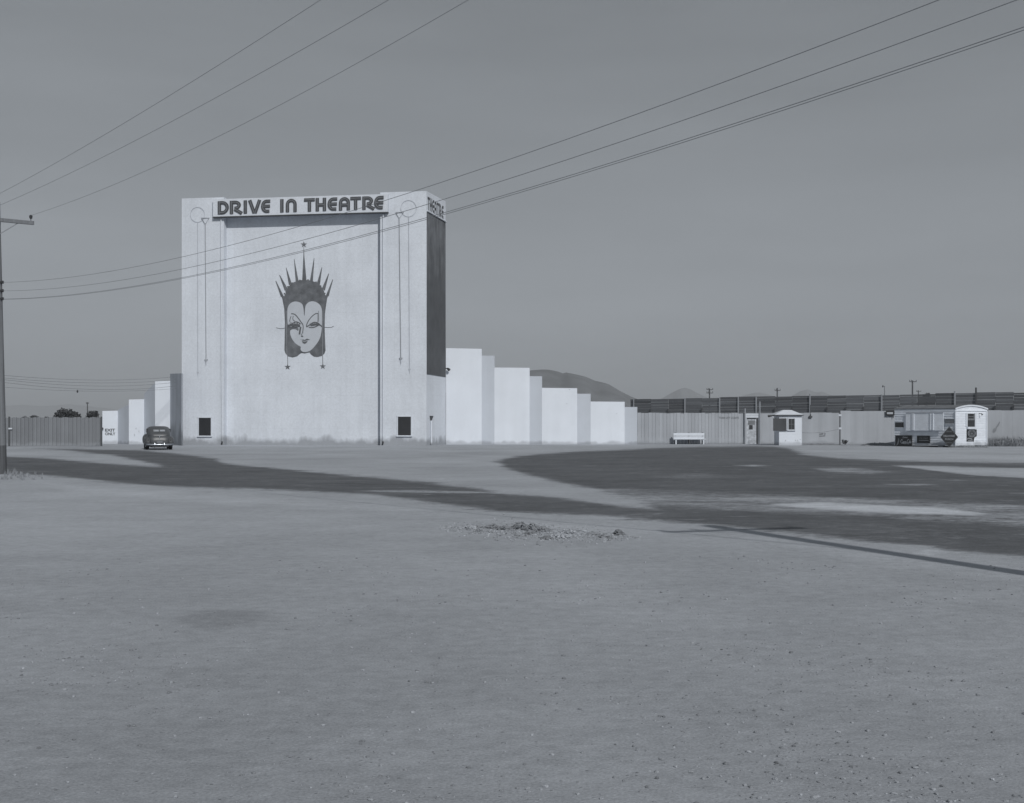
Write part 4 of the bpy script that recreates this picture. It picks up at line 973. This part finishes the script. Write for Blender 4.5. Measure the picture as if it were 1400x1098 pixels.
# ------------------------------------------------------------------ poles and wires
def bolt_pole(name, base, top_off, h, r0, r1, arm, label, group=None, m=None, armz=None, lower=None, pinr=.05, butt=False):
    t = thing(name, base, label, 'utility pole', group)
    base = Vector(base); top = base + Vector((top_off[0], top_off[1], h)); d_ = MB()
    f = .22
    if butt:
        mid = base.lerp(top, .105); rm = r0 + (r1 - r0) * .105
        d_.tube([base - Vector((0, 0, .1)), mid], [r0, rm], 16, 1); d_.tube([mid, top], [rm, r1], 16, 0)
        d_.build('shaft', [m or M['pole'], M['creosote']], t, smooth=False)
    else:
        d_.tube([base - Vector((0, 0, .1)), top], [r0, r1], 10); d_.build('shaft', m or M['pole'], t)
    for (az, half, dirv) in arm:
        c = base.lerp(top, az / h); dv = Vector((dirv[0], dirv[1], 0)).normalized(); pv = Vector((-dv.y, dv.x, 0)); c = c + pv * -(r1 + .05)
        d_ = MB(); d_.obox(c - dv * half - pv * .05 - Vector((0, 0, .06)), dv * half * 2, pv * .10, Vector((0, 0, .115))); am = d_.build('crossarm', m or M['pole'], t)
        d_ = MB()
        for s in (-1, 1): d_.tube([c + dv * s * half * .55 - Vector((0, 0, .06)), c + pv * .06 - Vector((0, 0, .5))], .014, 5)
        d_.build('brace', M['wire'], am)
        for s in (-.92, -.45, .92):
            q = c + dv * half * s + Vector((0, 0, .055)); d_ = MB(); d_.tube([q, q + Vector((0, 0, .07)), q + Vector((0, 0, .09)), q + Vector((0, 0, .17)), q + Vector((0, 0, .2))], [.012, .014, pinr, pinr * 1.15, pinr * .4], 8); d_.build('insulator', M['insul'], am)
    return t
LP = GX(1.6, 40.0); RP = Vector((8.1, 7.3, 0))
armL = (.8, .6); armR = (.95, .31)
lp = bolt_pole('utility_pole', LP, (-.17, 0), 8.75, .178, .125, [(8.16, 1.12, armL)], 'weathered wooden utility pole with a crossarm at the left edge', butt=True)
rp = bolt_pole('utility_pole', RP, (0, 0), 9.3, .185, .15, [(8.9, 1.2, armR)], 'wooden utility pole whose long shadow crosses the driveway edge', butt=True)
for py in (386.2, 397.8, 408.8):   # side brackets
    z = CH + (HY - py) / F * 40; d_ = MB(); c = Vector((LP.x - .1, 39.95, z)); d_.tube([c, c + Vector((.14, -.02, 0))], .035, 8); d_.tube([c + Vector((.12, -.02, 0)), c + Vector((.20, -.02, 0))], .05, 8); d_.build('bracket', M['insul'], lp)
def wire(A, B, img, r, label, group, n=40, tone=1.0, ext=None):
    # plan path A->B straight; height profile fitted to surveyed sight lines
    A = Vector(A); B = Vector(B); S_, Z_ = [], []
    for px, py in img:
        k = (px - CX) / F; d = B - A
        s = (k * A.y - A.x) / (d.x - k * d.y); Y = A.y + d.y * s
        S_.append(s); Z_.append(CH + (HY - py) / F * Y)
    co = np.polyfit(S_, Z_, 2); pts = []
    for i in range(n + 1):
        s = i / n; pts.append(Vector((A.x + (B.x - A.x) * s, A.y + (B.y - A.y) * s, float(np.polyval(co, s)))))
    d_ = MB(); d_.tube(pts, r, 5, 0, tone)
    return tag(d_.build('overhead_wire', M['wire']), label, 'wire', group), pts
bx = Vector((LP.x + .05, 39.95, 0))
gw = 'wires strung between the two utility poles'
wire(bx, RP + Vector((.0, .0, 0)), [(3, 386), (230, 356), (629, 240), (1285, 0)], .0048, 'uppermost of the wires crossing the front of the tower to the upper right', gw)
wire(bx, RP + Vector((.05, .1, 0)), [(3, 397.5), (230, 372.5), (629, 264.2), (1393, 0)], .0048, 'second wire down of those crossing the front of the tower', gw)
wire(bx, RP + Vector((.1, .2, 0)), [(3, 408.8), (230, 384), (629, 283.2), (1400, 38)], .0048, 'upper wire of the lowest close pair crossing the tower front', gw)
wire(bx, RP + Vector((.1, .2, 0)), [(3, 409.2), (230, 385.2), (629, 286), (1400, 42)], .0045, 'lower wire of the lowest close pair crossing the tower front', gw)
aL = Vector((armL[0], armL[1], 0)).normalized(); aR = Vector((armR[0], armR[1], 0)).normalized()
cL = Vector((LP.x - .16, 40, 0)) + Vector((.6, -.8, 0)) * .17
gt = 'high wires crossing the sky at the upper left'
for sx, img, lb_ in [(1.03, [(41, 295), (300, 186), (640, 0)], 'lowest of the three high wires crossing the sky at upper left'), (-.50, [(0, 280.5), (265, 150), (531, 0)], 'middle of the three high wires crossing the sky at upper left'), (-1.03, [(0, 264.5), (215, 141), (438, 0)], 'uppermost of the three high wires crossing the sky at upper left')]:
    wire(cL + aL * sx, RP + aR * (sx * .9), img, .0045, lb_, gt)
# service lines behind the left pole to the tower corner
SA, SB = GX(-75, 66.0), GX(248.2, 92.8)
gs = 'low service wires running to the tower corner'
svc = [([(8, 513.4), (107, 519.3), (212, 517.3), (246, 514.5)], 'topmost of the low service wires running to the tower corner'), ([(8, 517), (107, 523.2), (212, 521.2), (246, 518.5)], 'second of the low service wires running to the tower corner'), ([(8, 519.4), (107, 527.2), (212, 525.4), (246, 522)], 'middle of the low service wires running to the tower corner'),
       ([(8, 523.2), (107, 531.6), (180, 532.3), (246, 527)], 'fourth of the low service wires running to the tower corner'), ([(8, 529.5), (107, 534.8), (180, 534.2), (246, 531)], 'lowest of the low service wires with a small tag hanging')]
for k, (img, lb_) in enumerate(svc):
    w_, pts = wire(SA, SB, img, .011 if k < 4 else .009, lb_, gs)
    if k == 4:
        q = min(pts, key=lambda p: abs((p.x / p.y * F + CX) - 109.5)); d_ = MB(); d_.tube([q + Vector((0, 0, .07)), q - Vector((0, 0, .03)), q - Vector((0, 0, .12))], [.03, .06, .03], 6); d_.build('wire_tag', M['insul']).parent = w_
bolt_pole('utility_pole', SA + Vector((-.1, .1, 0)), (0, 0), 7.0, .15, .11, [(5.9, 1.0, (.4, .9))], 'plain service pole standing beyond the left fence')
# far poles beyond the fences
gf = 'far utility poles beyond the fences'
def farpole(px, py, Y, arms, label, r=.13, half=2.3):
    h = W(px, py, Y).z
    bolt_pole('utility_pole', GX(px, Y), (0, 0), h, r, r * .8, [(W(px, a, Y).z, half, (1, .15)) for a in arms], label, gf, M['fartimber'], pinr=.05)
farpole(970, 531.2, 210, [532.7, 537.3], 'far pole with two crossarms beyond the slatted fence', half=.55)
farpole(1062.6, 530.5, 210, [533.8], 'thin far pole with one crossarm above the ticket booth', half=.5)
farpole(1247.5, 520.2, 190, [521.8], 'tallest far pole with a wide crossarm above the trailer', half=.58)
farpole(1255.6, 533.8, 300, [535.2], 'short far pole with one crossarm beside the round treetop', half=.62)
farpole(119.6, 550, 260, [551.6], 'far pole between two treetops behind the left fence', half=.28)
d_ = MB(); A = GX(1209.4, 160); zt_ = W(1209, 527.8, 160).z; t = thing('street_lamp', A, 'thin far lamp post with a small head above the slatted fence', 'lamp post')
d_.tube([A, Vector((A.x, A.y, zt_))], .05, 6); d_.build('post', M['sgngrey'], t); d_ = MB(); p = Vector((A.x, A.y, zt_ - .05)); d_.tube([p, p + Vector((-.22, 0, .08))], .025, 5); d_.tube([p + Vector((-.22, 0, .14)), p + Vector((-.22, 0, -.0)), p + Vector((-.22, 0, -.12))], [.04, .1, .07], 7); d_.build('lamp_head', M['shutter'], t)

# ------------------------------------------------------------------ trees
def tree(px, Y, top, wpx, label, group, n=900, squash=1.0, clumps=26, gap=.0):
    base = GX(px, Y); zt = W(px, top, Y).z; r = wpx / 2 / F * Y; t = thing('tree', base, label, 'tree', group)
    cz = max(zt - r * squash, zt * .55); d_ = MB()
    for k in range(clumps):
        v = Vector((random.gauss(0, 1), random.gauss(0, 1), random.gauss(0, 1))).normalized() * random.random() ** .35
        rr = r * random.uniform(.22, .38); c = Vector((base.x + v.x * (r - rr), base.y + v.y * (r - rr), cz + v.z * ((zt - cz) - rr)))
        leafy(d_, c, (rr, rr, rr * .8), n // clumps, r * .075)
    d_.build('crown', M['leaf'], t)
    d_ = MB(); d_.tube([base, base + Vector((0, 0, cz * .6)), base + Vector((r * .1, 0, cz))], [r * .11, r * .08, r * .05], 8)
    for k in range(5):
        a = k * 1.3; d_.tube([base + Vector((0, 0, cz * .5)), base + Vector((math.cos(a) * r * .6, math.sin(a) * r * .6, cz * 1.05))], [r * .05, r * .02], 6)
    d_.build('trunk', M['bark'], t)
gtree = 'treetops showing above the left fence'
tree(90.5, 190, 554.6, 44, 'broad dense tree rising above the left fence', gtree, 5200, .9, 46)
tree(127, 200, 559.0, 22, 'small round tree between the far pole and the exit wall', gtree, 2600, .9, 26)
tree(64, 230, 567.3, 13, 'low bush left of the broad dense tree above the fence', gtree, 900, 1, 12)
tree(47, 230, 566.0, 17, 'thin feathery treetop at the left above the fence', gtree, 420, .5, 16)
tree(34, 230, 567.8, 16, 'low thin treetop nearest the utility pole', gtree, 380, .5, 16)
tree(1266.5, 240, 535.2, 12, 'round treetop peeking over the slatted fence above the trailer', 'treetops over the right fence', 1600, 1, 18)

# ------------------------------------------------------------------ hills
def hill(name, prof, Y, depth, label, m, jag=.6):
    m_ = MB(); xs = [p[0] for p in prof]; zs_ = [p[1] for p in prof]; n = 90; R = []
    ph = [random.uniform(0, 6.28) for _ in range(6)]
    for i in range(n + 1):
        px = xs[0] + (xs[-1] - xs[0]) * i / n; py = np.interp(px, xs, zs_)
        H = max(.5, (HY - py) / F * Y); c = GX(px, Y); row = []
        for j in range(-7, 8):
            q = j / 7; k = (1 - abs(q) ** 1.15)
            rid = 1 + .22 * math.sin(i * .55 + ph[0] + q * 3) * (1 - k) * 1.2 + .1 * math.sin(i * 1.3 + ph[1] + q * 7) * (1 - k)
            row.append(Vector((c.x * (1 + q * depth / Y), Y + q * depth, max(-3, H * k * rid if abs(j) < 7 else -3))))
        R.append(row)
    vs = [p for r in R for p in r]; fs = []
    for i in range(n):
        for j in range(14): fs.append((i * 15 + j, (i + 1) * 15 + j, (i + 1) * 15 + j + 1, i * 15 + j + 1))
    m_.add(vs, fs); tag(m_.build(name, m, smooth=True, fix=True), label, 'hill', kind='structure')
hill('hill', [(520, 577), (580, 548), (640, 524), (690, 509), (724, 505.8), (742, 504.3), (752, 504.8), (764, 507.5), (769, 509.8), (774, 508.4), (786, 510.8), (800, 514), (814, 520), (822, 521.6), (832, 524.4), (848, 534), (862, 541), (878, 547.5), (900, 556), (960, 576)], 3400, 600, 'dark rounded hill rising behind the stepped wall', M['hill'])
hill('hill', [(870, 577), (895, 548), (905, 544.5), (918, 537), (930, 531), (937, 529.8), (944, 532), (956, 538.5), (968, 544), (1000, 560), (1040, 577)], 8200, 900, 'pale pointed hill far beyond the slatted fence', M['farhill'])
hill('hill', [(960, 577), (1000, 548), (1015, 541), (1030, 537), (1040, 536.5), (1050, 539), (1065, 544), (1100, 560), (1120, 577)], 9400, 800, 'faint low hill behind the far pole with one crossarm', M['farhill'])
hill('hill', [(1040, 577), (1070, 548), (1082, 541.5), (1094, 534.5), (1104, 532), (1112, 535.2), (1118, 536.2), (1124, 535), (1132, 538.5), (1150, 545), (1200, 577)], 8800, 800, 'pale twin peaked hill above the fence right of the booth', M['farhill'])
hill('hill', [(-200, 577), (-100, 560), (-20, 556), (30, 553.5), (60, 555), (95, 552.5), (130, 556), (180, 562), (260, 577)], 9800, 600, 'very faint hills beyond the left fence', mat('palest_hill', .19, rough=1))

# ------------------------------------------------------------------ air, light, sky, camera
hz = MB(); hz.hexa([Vector(p) for p in [(-12500, -900, -4), (12500, -900, -4), (12500, 12500, -4), (-12500, 12500, -4), (-12500, -900, 420), (12500, -900, 420), (12500, 12500, 420), (-12500, 12500, 420)]])
hm = bpy.data.materials.new('haze_air'); hm.use_nodes = True; nt = hm.node_tree; nt.nodes.remove(nt.nodes['Principled BSDF'])
pv = nt.nodes.new('ShaderNodeVolumePrincipled'); pv.inputs['Density'].default_value = 1.25e-4; pv.inputs['Color'].default_value = (.90, .94, .985, 1)
nt.links.new(pv.outputs[0], nt.nodes['Material Output'].inputs['Volume'])
tag(hz.build('haze', hm), 'thin pale air between the lot and the far hills', 'haze', kind='stuff')

sunv = Vector((4.73, -12.0, 8.9)).normalized()
ld_ = bpy.data.lights.new('sun', 'SUN'); ld_.energy = 2.6; ld_.angle = math.radians(.55); ld_.color = (1.0, .985, .96)
lo = bpy.data.objects.new('sun', ld_); COL.objects.link(lo); lo.rotation_euler = (-sunv).to_track_quat('-Z', 'Y').to_euler(); lo.location = (0, 0, 40)
w = bpy.data.worlds.new('World'); SC.world = w; w.use_nodes = True; nt = w.node_tree; N = nt.nodes; L = nt.links
sky = N.new('ShaderNodeTexSky'); sky.sky_type = 'NISHITA'; sky.sun_disc = False
sky.sun_elevation = math.asin(sunv.z); sky.sun_rotation = math.atan2(sunv.x, sunv.y); sky.air_density = 1.0; sky.dust_density = 2.0; sky.ozone_density = 1.0
bw = N.new('ShaderNodeRGBToBW'); L.new(sky.outputs[0], bw.inputs[0])
tint = N.new('ShaderNodeMix'); tint.data_type = 'RGBA'; tint.blend_type = 'MULTIPLY'; tint.inputs[0].default_value = 1
tint.inputs[6].default_value = (.925, 1.0, 1.085, 1)
pw = N.new('ShaderNodeMath'); pw.operation = 'POWER'; pw.inputs[1].default_value = .6; L.new(bw.outputs[0], pw.inputs[0]); 
tcw = N.new('ShaderNodeTexCoord'); mpw = N.new('ShaderNodeMapping'); mpw.inputs['Scale'].default_value = (1.6, 1.6, 9); mpw.inputs['Rotation'].default_value = (.12, .05, 0); L.new(tcw.outputs['Generated'], mpw.inputs['Vector'])
nsw = N.new('ShaderNodeTexNoise'); nsw.inputs['Scale'].default_value = 1.7; nsw.inputs['Detail'].default_value = 4; L.new(mpw.outputs[0], nsw.inputs['Vector'])
rgw = N.new('ShaderNodeMapRange'); rgw.inputs[1].default_value = .36; rgw.inputs[2].default_value = .64; rgw.inputs[3].default_value = .945; rgw.inputs[4].default_value = 1.055; L.new(nsw.outputs[0], rgw.inputs[0])
mlw = N.new('ShaderNodeMath'); mlw.operation = 'MULTIPLY'; L.new(pw.outputs[0], mlw.inputs[0]); L.new(rgw.outputs[0], mlw.inputs[1]); L.new(mlw.outputs[0], tint.inputs[7])
L.new(tint.outputs[2], N['Background'].inputs[0]); N['Background'].inputs[1].default_value = .12

cam = bpy.data.cameras.new('camera'); co = bpy.data.objects.new('camera', cam); COL.objects.link(co)
co.location = (0, 0, CH); co.rotation_euler = (math.pi / 2, 0, 0)
cam.sensor_width = 36; cam.sensor_fit = 'HORIZONTAL'; cam.lens = 36 * F / 1400; cam.shift_y = 29 / 1400; cam.clip_start = .05; cam.clip_end = 40000
SC.camera = co
SC.view_settings.view_transform = 'Standard'; SC.view_settings.look = 'None'; SC.view_settings.exposure = 0; SC.view_settings.gamma = 1
